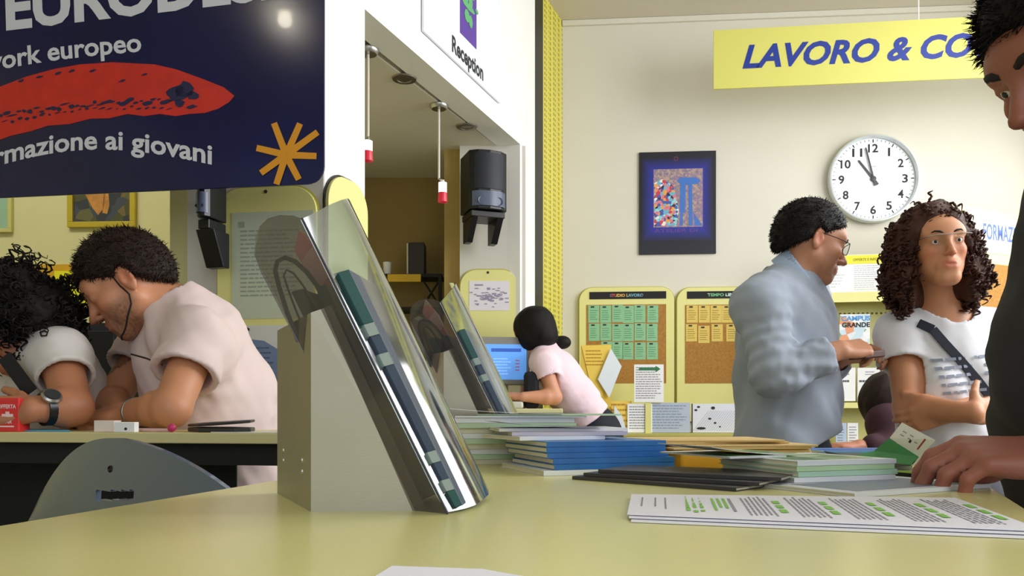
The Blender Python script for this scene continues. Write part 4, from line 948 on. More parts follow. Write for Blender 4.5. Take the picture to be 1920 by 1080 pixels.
def hair_cap(H, t=.012, slope=.75, off=.004, side=.0, amp=.004, nseed=5, back=-.075, fr=1.0, extra=()):
    """short hair: skull shell kept above a sloping hairline"""
    c, f, l, u, s = H; ax = (f, l, u)
    pr = [el(Q(H, -.014, 0, .036), V(.099+t, .077+t*.8, .088+t)*s, ax, k=0), el(Q(H, -.035, 0, .0), V(.078+t*.6, .068+t*.8, .075+t*.5)*s, ax, k=.03*s)]+list(extra)
    n1 = nrm(f*slope-u); pr += [fn(lambda p: nz(p, 130, nseed)*amp), hs(Q(H, 0, 0, off), n1, .010*s), hs(Q(H, 0, 0, back), -u, .008*s),
          hs(Q(H, .083*fr, 0, .05), nrm(f-u*.55), .010*s)]
    for m in (-1, 1): pr += [el(Q(H, -.008, m*.084, -.004), V(.022, .022, .034)*s, ax, k=.006*s, op='sub')]
    return pr

# ---------------------------------------------------------------- man in pale pink shirt, leaning on the left table
t = thing('person', P(330, 800, 1.95)*V(1, 1, 0), 'dark haired man in a pale pink shirt leaning over the left table, looking down', 'person')
J = dict(neck=P(322, 585, 2.02), pelvis=P(452, 935, 2.10), shL=P(372, 640, 1.88), shR=P(290, 632, 2.20), elL=P(322, 766, 1.76), elR=P(207, 752, 2.08), wrL=P(238, 774, 1.885), wrR=P(224, 772, 1.96))
J['chest'] = P(372, 690, 2.05); J['belly'] = P(418, 800, 2.07)
hp, H = head_prims(P(238, 534, 1.95), (-.76, -.26, -.58), (-.5, -.12, .82), .98)
hands = [hand_prims(J['wrL'], (-.8, .15, -.1), (0, .2, -1), (0, 1, .2), (25, 35, 25)), hand_prims(J['wrR'], (-.6, -.25, -.12), (0, .1, -1), (0, -1, .2), (25, 40, 25))]
Z = [(1.0, .02), (1.08, .008), (1.65, .0052), (9, .01)]
v, f, col = body_of(J, H, hp, 'C98B66', 1.0, 1.0, 1.0, hands=hands, zs=Z)
b = mk_arr('body', v, f, M_skin, t, smooth=True, colors=col); features(H, t, False)
M_pink = fabric('pale_pink_cotton', 'DCC8C4')
tee(J, M_pink, t, frac=.52, wd=1.02, dp=1.22, infl=.016, hem=.86, fold=.008, seed=4, slack=.03, belly=1.2, neck_r=.072)
m = MB(); a_, b_ = P(248, 664, 1.88), P(300, 682, 1.86)
hv, hf = mesh_of(hair_cap(H, .014, .62, .006, amp=.004), .004)
sv, sf = spikes(hv, hf, lambda c_, n, r: n*.35+H[1]*.6-H[3]*.35+r.normal(size=c_.shape)*.5, .011, .0011, 7500, 3)
V_, F_ = join((hv, hf), (sv, sf)); mk_arr('hair', V_, F_, M_hairb, t, smooth=True)
# sideburn and jaw beard line
pts = [Q(H, a, k, z) for a, z, k in ((.014, .020, .0755), (.014, -.010, .0725), (.008, -.038, .0720), (.018, -.058, .0700), (.040, -.079, .0500), (.062, -.100, .0300), (.082, -.108, .0100))]
jb = []
for q_ in [pts[0]+(pts[-1]-pts[0])*0] + [pts[i]+(pts[i+1]-pts[i])*g_ for i in range(len(pts)-1) for g_ in (.33, .66, 1)]:
    o_ = nrm((q_-H[0])-H[3]*np.dot(q_-H[0], H[3])); p_ = q_+o_*.02
    for _ in range(40):
        d_ = ev(hp, p_[None])[0]
        if d_ < .0003: break
        p_ = p_-o_*max(d_*.7, .0006)
    jb.append(p_)
pts = jb
mk('jaw_beard', MB().tube(pts, [.0022]*len(jb), 6), M_brow, t, smooth=True)
legs(J, fabric('light_grey_trousers', 'BDB9BC'), t, .93)
mk('chest_pocket_trim', MB().tube([P(246, 664, 1.845), P(275, 672, 1.83), P(304, 684, 1.825)], .0022, 6), M_black, t)
wr = J['wrL']*.8+J['elL']*.2; ax_ = nrm(J['wrL']-J['elL'])
mk('bracelet', MB().lathe(wr, ax_, [(.032, -.002), (.035, 0), (.032, .002), (.029, 0), (.032, -.002)], 20), M_chrome, t, smooth=True)

# ---------------------------------------------------------------- curly haired person at the left edge
t = thing('person', P(80, 800, 1.95)*V(1, 1, 0), 'black curly haired person in a white t-shirt with wristwatch, bent low at the left edge', 'person')
J = dict(neck=P(78, 632, 2.04), pelvis=P(130, 965, 2.16), shL=P(112, 668, 1.88), shR=P(20, 660, 2.18), elL=P(138, 764, 1.79), elR=P(-60, 760, 2.0), wrL=P(62, 768, 1.72), wrR=P(-90, 772, 1.80))
hp, H = head_prims(P(24, 608, 1.90), (-.60, -.42, -.68), (-.62, -.25, .74), .98, True)
hands = [hand_prims(J['wrL'], (-1, -.06, -.05), (.1, .8, -.5), (0, -.2, 1), (30, 40, 30)), hand_prims(J['wrR'], (1, -.1, -.1), (0, 0, -1), (0, 1, .3))]
v, f, col = body_of(J, H, hp, 'B87A58', 0, .95, 1.0, hands=hands, zs=Z, armr=.98)
mk_arr('body', v, f, M_skin, t, smooth=True, colors=col); features(H, t, False)
tee(J, fabric('white_grey_cotton', 'D6D2CE'), t, frac=.46, wd=.96, dp=1.1, infl=.014, hem=1.03, fold=.007, seed=14, slack=.018, neck_r=.066)
c, f_, l_, u_, s_ = H
hairp = [el(Q(H, -.020, 0, .038), V(.112, .100, .100), (f_, l_, u_), k=0), el(Q(H, -.055, 0, -.03), V(.085, .09, .075), (f_, l_, u_), k=.04), fn(lambda p: nz(p, 75, 9)*.010),
         el(Q(H, .105, 0, -.045), V(.065, .062, .085), (f_, l_, u_), k=.01, op='sub')]
hv, hf = mesh_of(hairp, .005)
cv, cf = curls(hv, hf, 420, 5, .055, .010, .0032, .35, 3, 16, 4, lambda p: ((p-c)@f_) < .075)
V_, F_ = join((hv, hf), (cv, cf)); mk_arr('curly_hair', V_, F_, M_hair, t, smooth=True)
legs(J, fabric('dark_blue_jeans', '23283A'), t, 1.05)
# wristwatch
wc = J['wrL']*.66+J['elL']*.34; wa = nrm(J['wrL']-J['elL']); rW = .033
w_ = mk('watch_strap', MB().lathe(wc, wa, [(rW, -.010), (rW+.004, -.010), (rW+.004, .010), (rW, .010), (rW, -.010)], 24), M_black, t, smooth=30)
fd = nrm(V(-.1, -.9, .45)); fd = nrm(fd-wa*np.dot(fd, wa)); mk('watch_case', MB().lathe(wc+fd*(rW-.001), fd, [(.021, 0), (.022, .006), (.019, .010), (0, .010)], 24), M_chrome, w_, smooth=30)
mk('watch_dial', MB().lathe(wc+fd*(rW+.0092), fd, [(.016, 0), (.016, .0014), (0, .0014)], 20), M_inkd, w_)
# dark strap across the chest
m = MB(); a_, b_ = P(8, 668, 1.80), P(58, 736, 1.80); d_ = nrm(b_-a_); s_2 = nrm(np.cross(d_, V(0, 1, 0))); m.frame(a_, (d_, s_2, V(0, 1, 0)), (0, -.016, -.002), (np.linalg.norm(b_-a_), .016, .002))
mk('bag_strap', m, M_blackm, t)

# ---------------------------------------------------------------- woman bent over the computer desk
t = thing('person', P(1100, 800, 4.25)*V(1, 1, 0), 'dark haired woman in a light pink t-shirt bent over the computer desk', 'person')
J = dict(neck=P(1022, 662, 4.22), pelvis=P(1118, 812, 4.30), shL=P(1018, 682, 4.05), shR=P(1022, 676, 4.38), elL=P(1040, 745, 4.02), elR=P(1000, 748, 4.42), wrL=P(982, 744, 3.97), wrR=P(968, 750, 4.25))
J['chest'] = P(1052, 712, 4.22); J['belly'] = P(1092, 765, 4.26)
hp, H = head_prims(P(1000, 622, 4.17), (-.86, .28, -.42), (-.35, .05, .9), .96, True)
hands = [hand_prims(J['wrL'], (-.8, .3, .1), (0, .3, -1), (0, .6, .3), (25, 35, 25), .95)]
v, f, col = body_of(J, H, hp, 'CF9270', 0, .92, .95, True, .92, hands=hands, zs=[(1.0, .02), (9, .008)], h=.0075)
mk_arr('body', v, f, M_skin, t, smooth=True, colors=col)
tee(J, fabric('light_pink_cotton', 'F0D6DE'), t, frac=.42, wd=.98, dp=1.0, infl=.012, fem=False, hemp=(P(1110, 780, 4.26), None), fold=.005, h=.007, seed=24, slack=.016, neck_r=.055)
c, f_, l_, u_, s_ = H
hairp = [el(Q(H, -.018, 0, .030), V(.112, .094, .100), (f_, l_, u_), k=0), el(Q(H, -.045, 0, -.04), V(.075, .085, .075), (f_, l_, u_), k=.03), el(Q(H, .03, .0, -.03), V(.065, .088, .07), (f_, l_, u_), k=.03),
         el(Q(H, .115, 0, -.04), V(.055, .058, .085), (f_, l_, u_), k=.008, op='sub'), fn(lambda p: nz(p*V(1, 1, .5), 90, 3)*.003),
         rc(P(1030, 640, 4.22), P(1044, 640, 4.22), .030, .022, k=.02), el(P(1054, 642, 4.22), V(.048, .036, .036), k=.01)]
hv, hf = mesh_of(hairp, .006); mk_arr('hair_with_bun', hv, hf, M_hair, t, smooth=True)
legs(J, fabric('dark_navy_trousers', '191C28'), t, 1.15)

# ---------------------------------------------------------------- man in a blue shirt
t = thing('person', P(1470, 800, 2.36)*V(1, 1, 0), 'man in a grey blue long sleeved shirt with glasses standing at the rack', 'person')
J = dict(neck=P(1476, 540, 2.38), pelvis=P(1470, 868, 2.40), shR=P(1424, 572, 2.24), shL=P(1505, 560, 2.54), elR=P(1452, 700, 2.17), elL=P(1540, 690, 2.50), wrR=P(1574, 656, 2.17), wrL=P(1580, 668, 2.36))
hp, H = head_prims(P(1521, 455, 2.36), (.94, .04, -.26), (.27, 0, .96), .96)
hp += eye_open(H)
hands = [hand_prims(J['wrR'], (.85, .25, .10), (-.1, .5, -.8), (0, .8, .6), (35, 50, 35), .98, curls=[(30, 50, 35), (40, 60, 40), (50, 60, 40), (55, 60, 40)]), hand_prims(J['wrL'], (.7, -.5, .10), (0, -.5, -.8), (0, -.5, .8), (35, 50, 30), .95)]
v, f, col = body_of(J, H, hp, 'C68C6C', .45, 1.0, 1.0, hands=hands, zs=[(.98, .02), (1.1, .01), (9, .0052)], h=.0052, neck_r=.052)
mk_arr('body', v, f, M_skin, t, smooth=True, colors=col); features(H, t, True)
M_bs = fabric('grey_blue_shirt', '9FA9B8', var=.05)
U, S, Fd = torso_basis(J)
def slv(k, gap=.03):
    a, b, w_ = J['sh'+k], J['el'+k], J['wr'+k]; e = w_-nrm(w_-b)*gap; d = nrm(w_-b)
    return [grp([rc(a, b, .070, .060, k=0), rc(b, e+d*.04, .060, .045, k=.03), fn(lambda p: nz(p, 30, 7+ord(k))*.007+.003*np.sin(p@nrm(b-a)*150+2*nz(p, 20, 3))), hs(e, d)], .035)], [rc(e-d*.02, e+d*.06, .037, .037, k=.003, op='sub')]
(sa, ca), (sb, cb) = slv('R'), slv('L')
pr = torso_prims(J, 1.0, 1.15, .020, belly=1.1)+[folds(16, .009, 31, U*.5+S*.6, 42)]+sa+sb+ca+cb+[rc(J['neck']+U*.016, J['neck']+U*.12+Fd*.02, .062, .085, k=.006, op='sub'), hs(P(1498, 836, 2.38), V(.42, 0, -.9), .004)]
dress(t, 'shirt', pr, M_bs, .0055)
nd = nrm(H[0]-H[3]*.075-J['neck']); cb_ = J['neck']+U*.012+Fd*.004
pr = [rc(cb_-nd*.01, cb_+nd*.08, .092, .070, k=0), rc(cb_-nd*.03, cb_+nd*.12, .084, .062, k=.002, op='sub'), hs(cb_+nd*.064, nd+Fd*.5, .002), hs(cb_+nd*.010, -nd-Fd*.25, .003)]
dress(t, 'collar', pr, mat('pale_blue_collar', 'A9BCD8', .8, bump=(700, .2, .001)), .0035)
hv, hf = mesh_of(hair_cap(H, .010, .70, .010, amp=.003), .004)
sv, sf = spikes(hv, hf, lambda c_, n, r: n*.4-H[3]*.6-H[1]*.35+r.normal(size=c_.shape)*.3, .008, .0011, 6000, 6)
V_, F_ = join((hv, hf), (sv, sf)); mk_arr('hair', V_, F_, M_hair, t, smooth=True)
legs(J, fabric('navy_trousers', '171A26'), t, 1.09)
g = mk('glasses_frame', MB().tube([Q(H, .103+.0*k, .0+.0*k, .010) for k in (0, 1)][:1]+[Q(H, .103, .012, .011)], .001, 6).tube([Q(H, .096, .056, .012), Q(H, .05, .075, .012), Q(H, -.01, .080, .014)], .0012, 6).tube([Q(H, .096, -.056, .012), Q(H, .05, -.075, .012), Q(H, -.01, -.080, .014)], .0012, 6), M_inkd, t)
M_lens = clear_mat('clear_lens', 'F0F4F6', .0, .03)
for m_ in (-1, 1):
    c_ = Q(H, .103, m_*.033, .000); ring = [c_+H[4]*(H[2]*.022*math.cos(a*.3927)*m_+H[3]*.017*math.sin(a*.3927))-H[1]*.006*abs(math.cos(a*.3927)) for a in range(17)]
    e = mk('lens_rim', MB().tube(ring, .0011, 6, False), M_inkd, g); mk('lens', MB().flat(ring[:16]), M_lens, g)
o = mk('held_device', MB().frame(J['wrR']+V(.085, .03, -.01), (nrm(V(.9, .3, .1)), nrm(V(-.3, .9, 0)), V(0, 0, 1)), (-.03, -.03, -.012), (.04, .035, .008)), mat('brown_leather', '4A2A1E', .5), bevel=.004); tag(o, 'small brown wallet held in the hand of the blue shirted man', 'wallet')

# ---------------------------------------------------------------- curly haired woman facing the camera
t = thing('person', P(1765, 800, 2.28)*V(1, 1, 0), 'woman with long curly auburn hair and white printed t-shirt standing with folded arms', 'person')
J = dict(neck=P(1765, 600, 2.29), pelvis=P(1775, 905, 2.34), shR=P(1688, 628, 2.30), shL=P(1850, 624, 2.32), elR=P(1702, 765, 2.22), elL=P(1872, 760, 2.26), wrR=P(1826, 775, 2.04), wrL=P(1775, 772, 2.12))
hp, H = head_prims(P(1751, 466, 2.22), (-.10, -.98, .04), (-.06, .03, 1), .98, True)
hp += eye_open(H)
hands = [hand_prims(J['wrR'], (.8, .5, .10), (-.3, 1, 0), (0, .2, 1), (20, 30, 20), .92), hand_prims(J['wrL'], (-.7, .45, -.25), (.2, 1, 0), (0, .2, 1), (20, 30, 20), .90)]
v, f, col = body_of(J, H, hp, 'C98C66', 0, .88, .95, True, .92, hands=hands, zs=[(.98, .02), (9, .0052)], h=.005, neck_r=.046)
mk_arr('body', v, f, M_skin, t, smooth=True, colors=col); features(H, t, True, M_brow, .0024)
M_wt = fabric('white_cotton', 'E9EAF0')
tee(J, M_wt, t, frac=.40, wd=.94, dp=1.0, infl=.012, fem=True, hem=1.0, fold=.004, h=.006, seed=44, slack=.024, neck_r=.074)
c, f_, l_, u_, s_ = H
hairp = [el(Q(H, -.020, 0, .040), V(.104, .091, .096), (f_, l_, u_), k=0)]
for m_ in (-1, 1): hairp += [rc(Q(H, -.005, m_*.062, .02), Q(H, -.010, m_*.082, -.075), .046, .048, k=.05), rc(Q(H, -.010, m_*.082, -.075), Q(H, .0, m_*.082, -.130), .048, .032, k=.04)]
hairp += [rc(Q(H, -.07, 0, .02), Q(H, -.075, 0, -.12), .075, .07, k=.05), fn(lambda p: nz(p, 60, 19)*.010),
          el(Q(H, .085, -.004, -.022), V(.075, .064, .092), (f_, l_, u_), k=.016, op='sub'), rc(Q(H, .05, 0, -.09), Q(H, .03, 0, -.22), .062, .075, k=.02, op='sub')]
hv, hf = mesh_of(hairp, .0055)
cv, cf = curls(hv, hf, 1100, 15, .036, .0075, .0044, 1.1, 2.2, 16, 4, lambda p: (((p-c)@f_) < .05) & (((p-c)@u_) > -.17) & ~((np.abs((p-c)@l_) < .06) & (((p-c)@f_) > -.02) & (((p-c)@u_) < .05)) & ~((np.abs((p-c)@l_) < .075) & (((p-c)@f_) > -.06) & (((p-c)@u_) < -.07)) | ((((p-c)@u_) > .085) & (((p-c)@u_) < .125) & (((p-c)@f_) < .075)))
V_, F_ = join((hv, hf), (cv, cf)); mk_arr('curly_hair', V_, F_, M_hairr, t, smooth=True)
legs(J, fabric('grey_trousers', '55565E'), t, 1.04)
# glasses, strap and print
g = mk('glasses_frame', MB().tube([Q(H, .104, -.058, .012), Q(H, .110, -.03, .014), Q(H, .113, 0, .012), Q(H, .110, .03, .014), Q(H, .104, .058, .012)], .0013, 6).tube([Q(H, .104, .058, .012), Q(H, .0, .082, .012)], .0011, 6).tube([Q(H, .104, -.058, .012), Q(H, .0, -.082, .012)], .0011, 6), M_chrome, t)
for m_ in (-1, 1):
    ring = [Q(H, .110-.004*abs(math.cos(a*.3927)), m_*.032+.024*math.cos(a*.3927), -.002+.015*math.sin(a*.3927)) for a in range(16)]; mk('lens', MB().flat(ring), M_lens, g)
U, S, Fd = torso_basis(J)
def on_torso(a, b, prims):      # front surface of the shirt at side a, height b from the neck
    p = J['neck']+S*a-U*b+Fd*.30
    for _ in range(60):
        d = ev(prims, p[None])[0]
        if d < .0015: break
        p = p-Fd*max(d*.8, .0008)
    return p
tp = torso_prims(J, .94, 1.0, .012, True)
path = [on_torso(a, b, tp) for a, b in ((-.105, .0), (-.075, .02), (-.055, .06), (-.025, .11), (.01, .165), (.045, .22), (.08, .28))]
m = MB()
for i in range(len(path)-1):
    d_ = nrm(path[i+1]-path[i]); s2 = nrm(np.cross(d_, Fd)); m.prism([path[i]-s2*.012+Fd*.002, path[i]+s2*.012+Fd*.002, path[i+1]+s2*.012+Fd*.002, path[i+1]-s2*.012+Fd*.002], [q+Fd*.004 for q in (path[i]-s2*.012+Fd*.002, path[i]+s2*.012+Fd*.002, path[i+1]+s2*.012+Fd*.002, path[i+1]-s2*.012+Fd*.002)])
mk('bag_strap', m, mat('navy_strap', '1E2433', .8), t)
m = MB(); rp = random.Random(6)
for r_ in range(5):
    a = -.095
    while a < .11:
        w2 = rp.uniform(.008, .03)
        if not -.03+.07*r_/5 < a < .0+.07*r_/5:
            b_ = .100+r_*.022; m.flat([on_torso(a+x, b_+y, tp)+Fd*.006 for x, y in ((0, .008), (w2, .008), (w2, 0), (0, 0))])
        a += w2+.006
mk('shirt_print', m, mat('shirt_print_grey', '8B93A6', .8), t)

# ---------------------------------------------------------------- crouching figure in maroon
t = thing('person', P(1680, 800, 3.1)*V(1, 1, 0), 'person in a dark maroon top seated low beyond the counter, only arm and hair showing', 'person')
J = dict(neck=P(1705, 775, 3.15), pelvis=P(1725, 1000, 3.25), shR=P(1662, 792, 3.05), shL=P(1745, 800, 3.25), elR=P(1665, 850, 2.98), elL=P(1780, 880, 3.2), wrR=P(1612, 836, 2.98), wrL=P(1700, 870, 3.0))
J['knL'] = J['pelvis']+V(-.35, -.12, -.02); J['knR'] = J['pelvis']+V(-.35, .12, -.02); J['anL'] = V(J['knL'][0], J['knL'][1], .09); J['anR'] = V(J['knR'][0], J['knR'][1], .09)
hp, H = head_prims(P(1668, 762, 3.12), (-.6, -.25, -.75), (-.7, 0, .7), .96, True)
hands = [hand_prims(J['wrR'], (-.95, 0, .0), (0, .1, -1), (0, .8, .3), (20, 30, 20), .95)]
v, f, col = body_of(J, H, hp, 'B5765A', 0, .9, .95, True, .92, hands=hands, zs=[(.95, .025), (9, .008)], h=.008)
mk_arr('body', v, f, M_skin, t, smooth=True, colors=col)
pr = torso_prims(J, .95, 1.0, .016, False)+[grp([rc(J['shR'], J['elR'], .06, .055, k=0), rc(J['elR'], J['wrR']+V(.05, 0, 0), .055, .045, k=.02)], .03), grp([rc(J['shL'], J['elL'], .06, .055, k=0)], .03), folds(20, .006, 61)]
dress(t, 'maroon_top', pr, fabric('maroon_knit', '3A1B26'), .009)
c, f_, l_, u_, s_ = H
hairp = [el(Q(H, -.02, 0, .03), V(.115, .10, .10), (f_, l_, u_), k=0), rc(Q(H, -.02, -.06, -.03), P(1640, 800, 3.05), .06, .03, k=.03), rc(Q(H, -.04, 0, 0), P(1668, 800, 3.1), .07, .05, k=.03), fn(lambda p: nz(p*V(1, 1, .5), 70, 3)*.005)]
hv, hf = mesh_of(hairp, .008); mk_arr('long_hair', hv, hf, M_hairb, t, smooth=True)
t2 = thing('stool', V(J['pelvis'][0], J['pelvis'][1], 0), 'dark stool under the seated person in maroon', 'stool'); z_ = J['pelvis'][2]-.16
mk('seat', MB().lathe((J['pelvis'][0], J['pelvis'][1], z_-.05), (0, 0, 1), [(0, 0), (.17, 0), (.18, .02), (.17, .05), (0, .05)], 24), M_blackm, t2, smooth=30)
mk('pole', MB().lathe((J['pelvis'][0], J['pelvis'][1], .03), (0, 0, 1), [(.025, 0), (.025, z_-.081)], 16), M_chrome, t2, smooth=30); mk('base', MB().lathe((J['pelvis'][0], J['pelvis'][1], 0), (0, 0, 1), [(0, 0), (.2, 0), (.2, .01), (.03, .03), (0, .03)], 24), M_chrome, t2, smooth=30)

# ---------------------------------------------------------------- man in the foreground at the right edge
t = thing('person', P(2020, 800, 1.0)*V(1, 1, 0), 'man in a charcoal shirt close at the right edge, head bowed, hand on leaflets', 'person')
J = dict(neck=P(2190, 175, .99), pelvis=P(2160, 1010, 1.04), shL=P(2210, 330, .84), shR=P(2190, 330, 1.20), elL=P(2290, 760, .80), elR=P(2200, 760, 1.28), wrL=P(1985, 856, .93), wrR=P(2080, 870, 1.22))
J['chest'] = P(2170, 440, 1.0); J['belly'] = P(2118, 730, 1.02)
hp, H = head_prims(P(2036, 92, .92), (-.86, -.08, -.50), (-.48, -.04, .86), 1.0)
hp += eye_open(H)
hands = [hand_prims(J['wrL'], (-1, .16, .02), (.05, .35, -1), (-.2, 1, .2), s=1.08, curls=[(28, 34, 22), (34, 38, 24), (38, 42, 26), (42, 46, 28)], thumb=(.75, .3, .75)),
         hand_prims(J['wrR'], (-.9, -.5, -.15), (0, 0, -1), (0, -1, .2), (20, 25, 15))]
v, f, col = body_of(J, H, hp, '9E6250', .35, 1.0, 1.0, hands=hands, zs=[(.90, .03), (1.0, .008), (1.12, .0036), (1.38, .010), (9, .0036)], h=.0038, lip=(.55, .30, .27))  # skin base darkened so the man looks backlit
mk_arr('body', v, f, M_skin, t, smooth=True, colors=col); features(H, t, True, M_brow, .0045)
M_ch = fabric('charcoal_cotton', '2A292E', 900, .3)
tee(J, M_ch, t, frac=.62, wd=1.0, dp=1.18, infl=.016, hem=.96, fold=.007, h=.0065, seed=74, slack=.026, belly=1.2, neck_r=.07)
hv, hf = mesh_of(hair_cap(H, .014, .60, .004, amp=.003, fr=.96), .0045)
sv, sf = spikes(hv, hf, lambda c_, n, r: n*.25+H[1]*.7+r.normal(size=c_.shape)*.25, .012, .0009, 8000, 9)
V_, F_ = join((hv, hf), (sv, sf)); mk_arr('hair', V_, F_, M_hair, t, smooth=True)
legs(J, fabric('black_trousers', '121318'), t, 1.0)
# ================================================================ the near counter
T = 1.035
def G(px, py, z=T): return at_z(px, py, z)
def le(Y): return V(-.424+(.102/.433)*(Y-.663), Y, 0)
def re(Y): return V(.504+(.174/.391)*(Y-.787), Y, 0)
M_lam = mat('yellow_green_laminate', 'E3DE98', .26, var=.02, varscale=5, spec=.5)
t = thing('reception_counter', (.05, 1.0, 0), 'pale yellow green laminate counter filling the foreground', 'counter')
poly = [le(.15), re(.15), re(1.74), le(1.74)]
mk('worktop', MB().prism([p+V(0, 0, T-.028) for p in poly], [p+V(0, 0, T) for p in poly]), M_lam, t, bevel=.003)
pi = [V(*(p*.9+V(.05, .95, 0)*.1)) for p in poly]
mk('base', MB().prism([p+V(0, 0, 0) for p in pi], [p+V(0, 0, T-.0285) for p in pi]), mat('counter_body', 'B9B47A', .5), t)

# ---------------------------------------------------------------- brochure holders: sheet metal wedge and clear leaning pocket
M_alu = mat('brushed_aluminium', 'ABA796', .48, .7, bump=(60, .10, .001), aniso=(1, 1, 30), var=.05, varscale=9)
M_clear = clear_mat('clear_acrylic', 'C2CFD4', .17, .07); M_smoke = clear_mat('smoked_acrylic', 'D0CCC8', .04, .12, .12, '9A969A')
M_teal = mat('dark_teal_folder', '0E5650', .35, var=.15, varscale=12); M_slate = mat('slate_folder', '3B4C63', .4, var=.2, varscale=14)
M_dgreen = mat('dark_green_folder', '0F4034', .4, var=.2, varscale=15); M_rub = mat('dark_grey_plastic', '35363B', .35)
def holder(R2, s, lab):
    R = P(840, 965, .73); R[2] = T
    X = lambda p: R2+s*(np.asarray(p, float)-R)
    W = lambda px, py, Y: X(P(px, py, Y))
    t = thing('brochure_holder', X(V(-.15, .82, T)), lab, 'brochure holder')
    A, Cc, B = G(583, 960), G(520, 925), G(800, 957); E = P(621, 573, .757); h = V(0, 0, .187); D = B+(Cc-A); E2 = E+(Cc-A)
    n = nrm(np.cross(B-A, h)); 
    side = [A, B, E, A+h]; o_ = (Cc-A)/np.linalg.norm(Cc-A)*.0025
    mk('side_plate', MB().prism([X(p) for p in side], [X(p+o_) for p in side]), M_alu, t)
    mk('side_plate', MB().prism([X(p+(Cc-A)-o_) for p in side], [X(p+(Cc-A)) for p in side]), M_alu, t)
    o2 = nrm(B-A)*.0025
    mk('back_plate', MB().prism([X(p) for p in (A+o_*1.01, Cc-o_*1.01, Cc+h-o_*1.01, A+h+o_*1.01)], [X(p+o2) for p in (A+o_*1.01, Cc-o_*1.01, Cc+h-o_*1.01, A+h+o_*1.01)]), M_alu, t)
    sl = nrm(E-B); mk('slope_plate', MB().prism([X(p) for p in (B+o_*1.01, D-o_*1.01, E2-o_*1.01, E+o_*1.01)], [X(p+V(-.0025, 0, 0)) for p in (B+o_*1.01, D-o_*1.01, E2-o_*1.01, E+o_*1.01)]), M_alu, t)
    nb = nrm(np.cross(Cc-A, V(0, 0, 1))); nb = nb if nb[0] < 0 else -nb
    for a, z in ((.22, .035), (.78, .040)):
        mk('rivet', MB().lathe(X(A+(Cc-A)*a+V(0, 0, z)), nb, [(.0035*s, 0), (.003*s, .0012), (0, .0018)], 10).lathe(X(A+(Cc-A)*a+V(0, 0, z+.011)), nb, [(.0035*s, 0), (.003*s, .0012), (0, .0018)], 10), M_chrome, t)
    # clear side plate, rounded at the top
    pts = [(566, 410), (550, 404), (525, 403), (503, 409), (487, 424), (479, 445), (477, 478), (489, 510), (531, 592), (590, 700), (728, 958), (838, 964)]
    def dep(px, py): bl = 566+(py-410)*.4955; return .735+.045*min(1, max(0, (bl-px)/110))
    lo = [W(x, y, dep(x, y)) for x, y in pts]; mk('clear_side', MB().prism(lo, [p+V(0, .002, 0)*s for p in lo]), M_smoke, t)
    e0, e1 = W(566, 409, .731), W(839.5, 964, .731); mk('dark_edge', MB().tube([e0, e1], .0012*s, 6), M_rub, t)
    # curved clear front pane
    tp = [(567, 410, .733), (584, 402, .750), (603, 392, .772), (622, 382, .795), (640, 375, .820), (652, 372, .850), (655, 374, .885), (648, 380, .92)]
    bt = [(840, 965, .733), (857, 962, .746), (874, 955, .762), (891, 947, .780), (906, 937, .802), (916, 927, .832), (917, 920, .870), (908, 917, .91)]
    m = MB(); nn = len(tp); rows = 12; vs = []
    for inner in (0, 1):
        for i in range(rows+1):
            for a, b in zip(tp, bt):
                p = P(*a)*(1-i/rows)+P(*b)*(i/rows); p = p-V(.0018, 0, .001)*inner; p[2] = max(p[2], T+.002); vs.append(X(p))
    k = (rows+1)*nn; fs = []
    for i in range(rows):
        for j in range(nn-1):
            q = i*nn+j; fs += [(q, q+1, q+nn+1, q+nn), (k+q, k+q+nn, k+q+nn+1, k+q+1)]
    for j in range(nn-1): fs += [(j, k+j, k+j+1, j+1), (rows*nn+j, rows*nn+j+1, k+rows*nn+j+1, k+rows*nn+j)]
    for i in range(rows): fs += [(i*nn, (i+1)*nn, k+(i+1)*nn, k+i*nn), (i*nn+nn-1, k+i*nn+nn-1, k+(i+1)*nn+nn-1, (i+1)*nn+nn-1)]
    mk('clear_front', m.add(vs, fs), M_clear, t, smooth=30)
    # folders and brochures standing in the pocket, their spines towards the viewer
    cont = []
    def slab(nm, a, b, wpx, y0, y1, mt, lab_, cat='folder', d=0):
        """a, b = pixel of upper and lower left corner, wpx thickness in pixels, y0..y1 depths"""
        q = [W(a[0], a[1], y0), W(a[0]+wpx, a[1]-wpx*.28, y0), W(b[0]+wpx, b[1]-wpx*.28, y0), W(b[0], b[1], y0)]
        for p in q: p[2] = max(p[2], T+.003)
        o = mk(nm, MB().prism(q, [p+V(.012, y1-y0, 0)*s for p in q]), mt, bevel=.001*s); tag(o, lab_, cat); return o
    near = 'front' if s < 1.05 else 'rear'
    fo = slab('folder', (624, 513), (838, 956), 30, .748, .86, M_slate, 'slate blue folder with pale label bands behind the clear front of the %s holder' % near)
    for (ya, yb) in ((612, 634), (668, 690), (852, 872), (905, 925)):
        def at(y, w0): k_ = (y-513)/443; return W(624+k_*214+w0, y-w0*.28, .7470)
        mk('label_band', MB().prism([at(ya, 1), at(ya, 29), at(yb, 29), at(yb, 1)], [p-V(0, .0006, 0) for p in (at(ya, 1), at(ya, 29), at(yb, 29), at(yb, 1))]), mat('label_pale', 'A9B8B2', .5), fo)
    for (ya, yb) in ((514, 611), (926, 955)):
        mk('teal_end', MB().prism([at(ya, .5), at(ya, 29.5), at(yb, 29.5), at(yb, .5)], [p-V(0, .0004, 0) for p in (at(ya, .5), at(ya, 29.5), at(yb, 29.5), at(yb, .5))]), M_teal, fo)
    slab('folder', (545, 547), (740, 945), 22, .80, .87, M_teal, 'dark green folder leaning furthest left inside the %s holder' % near)
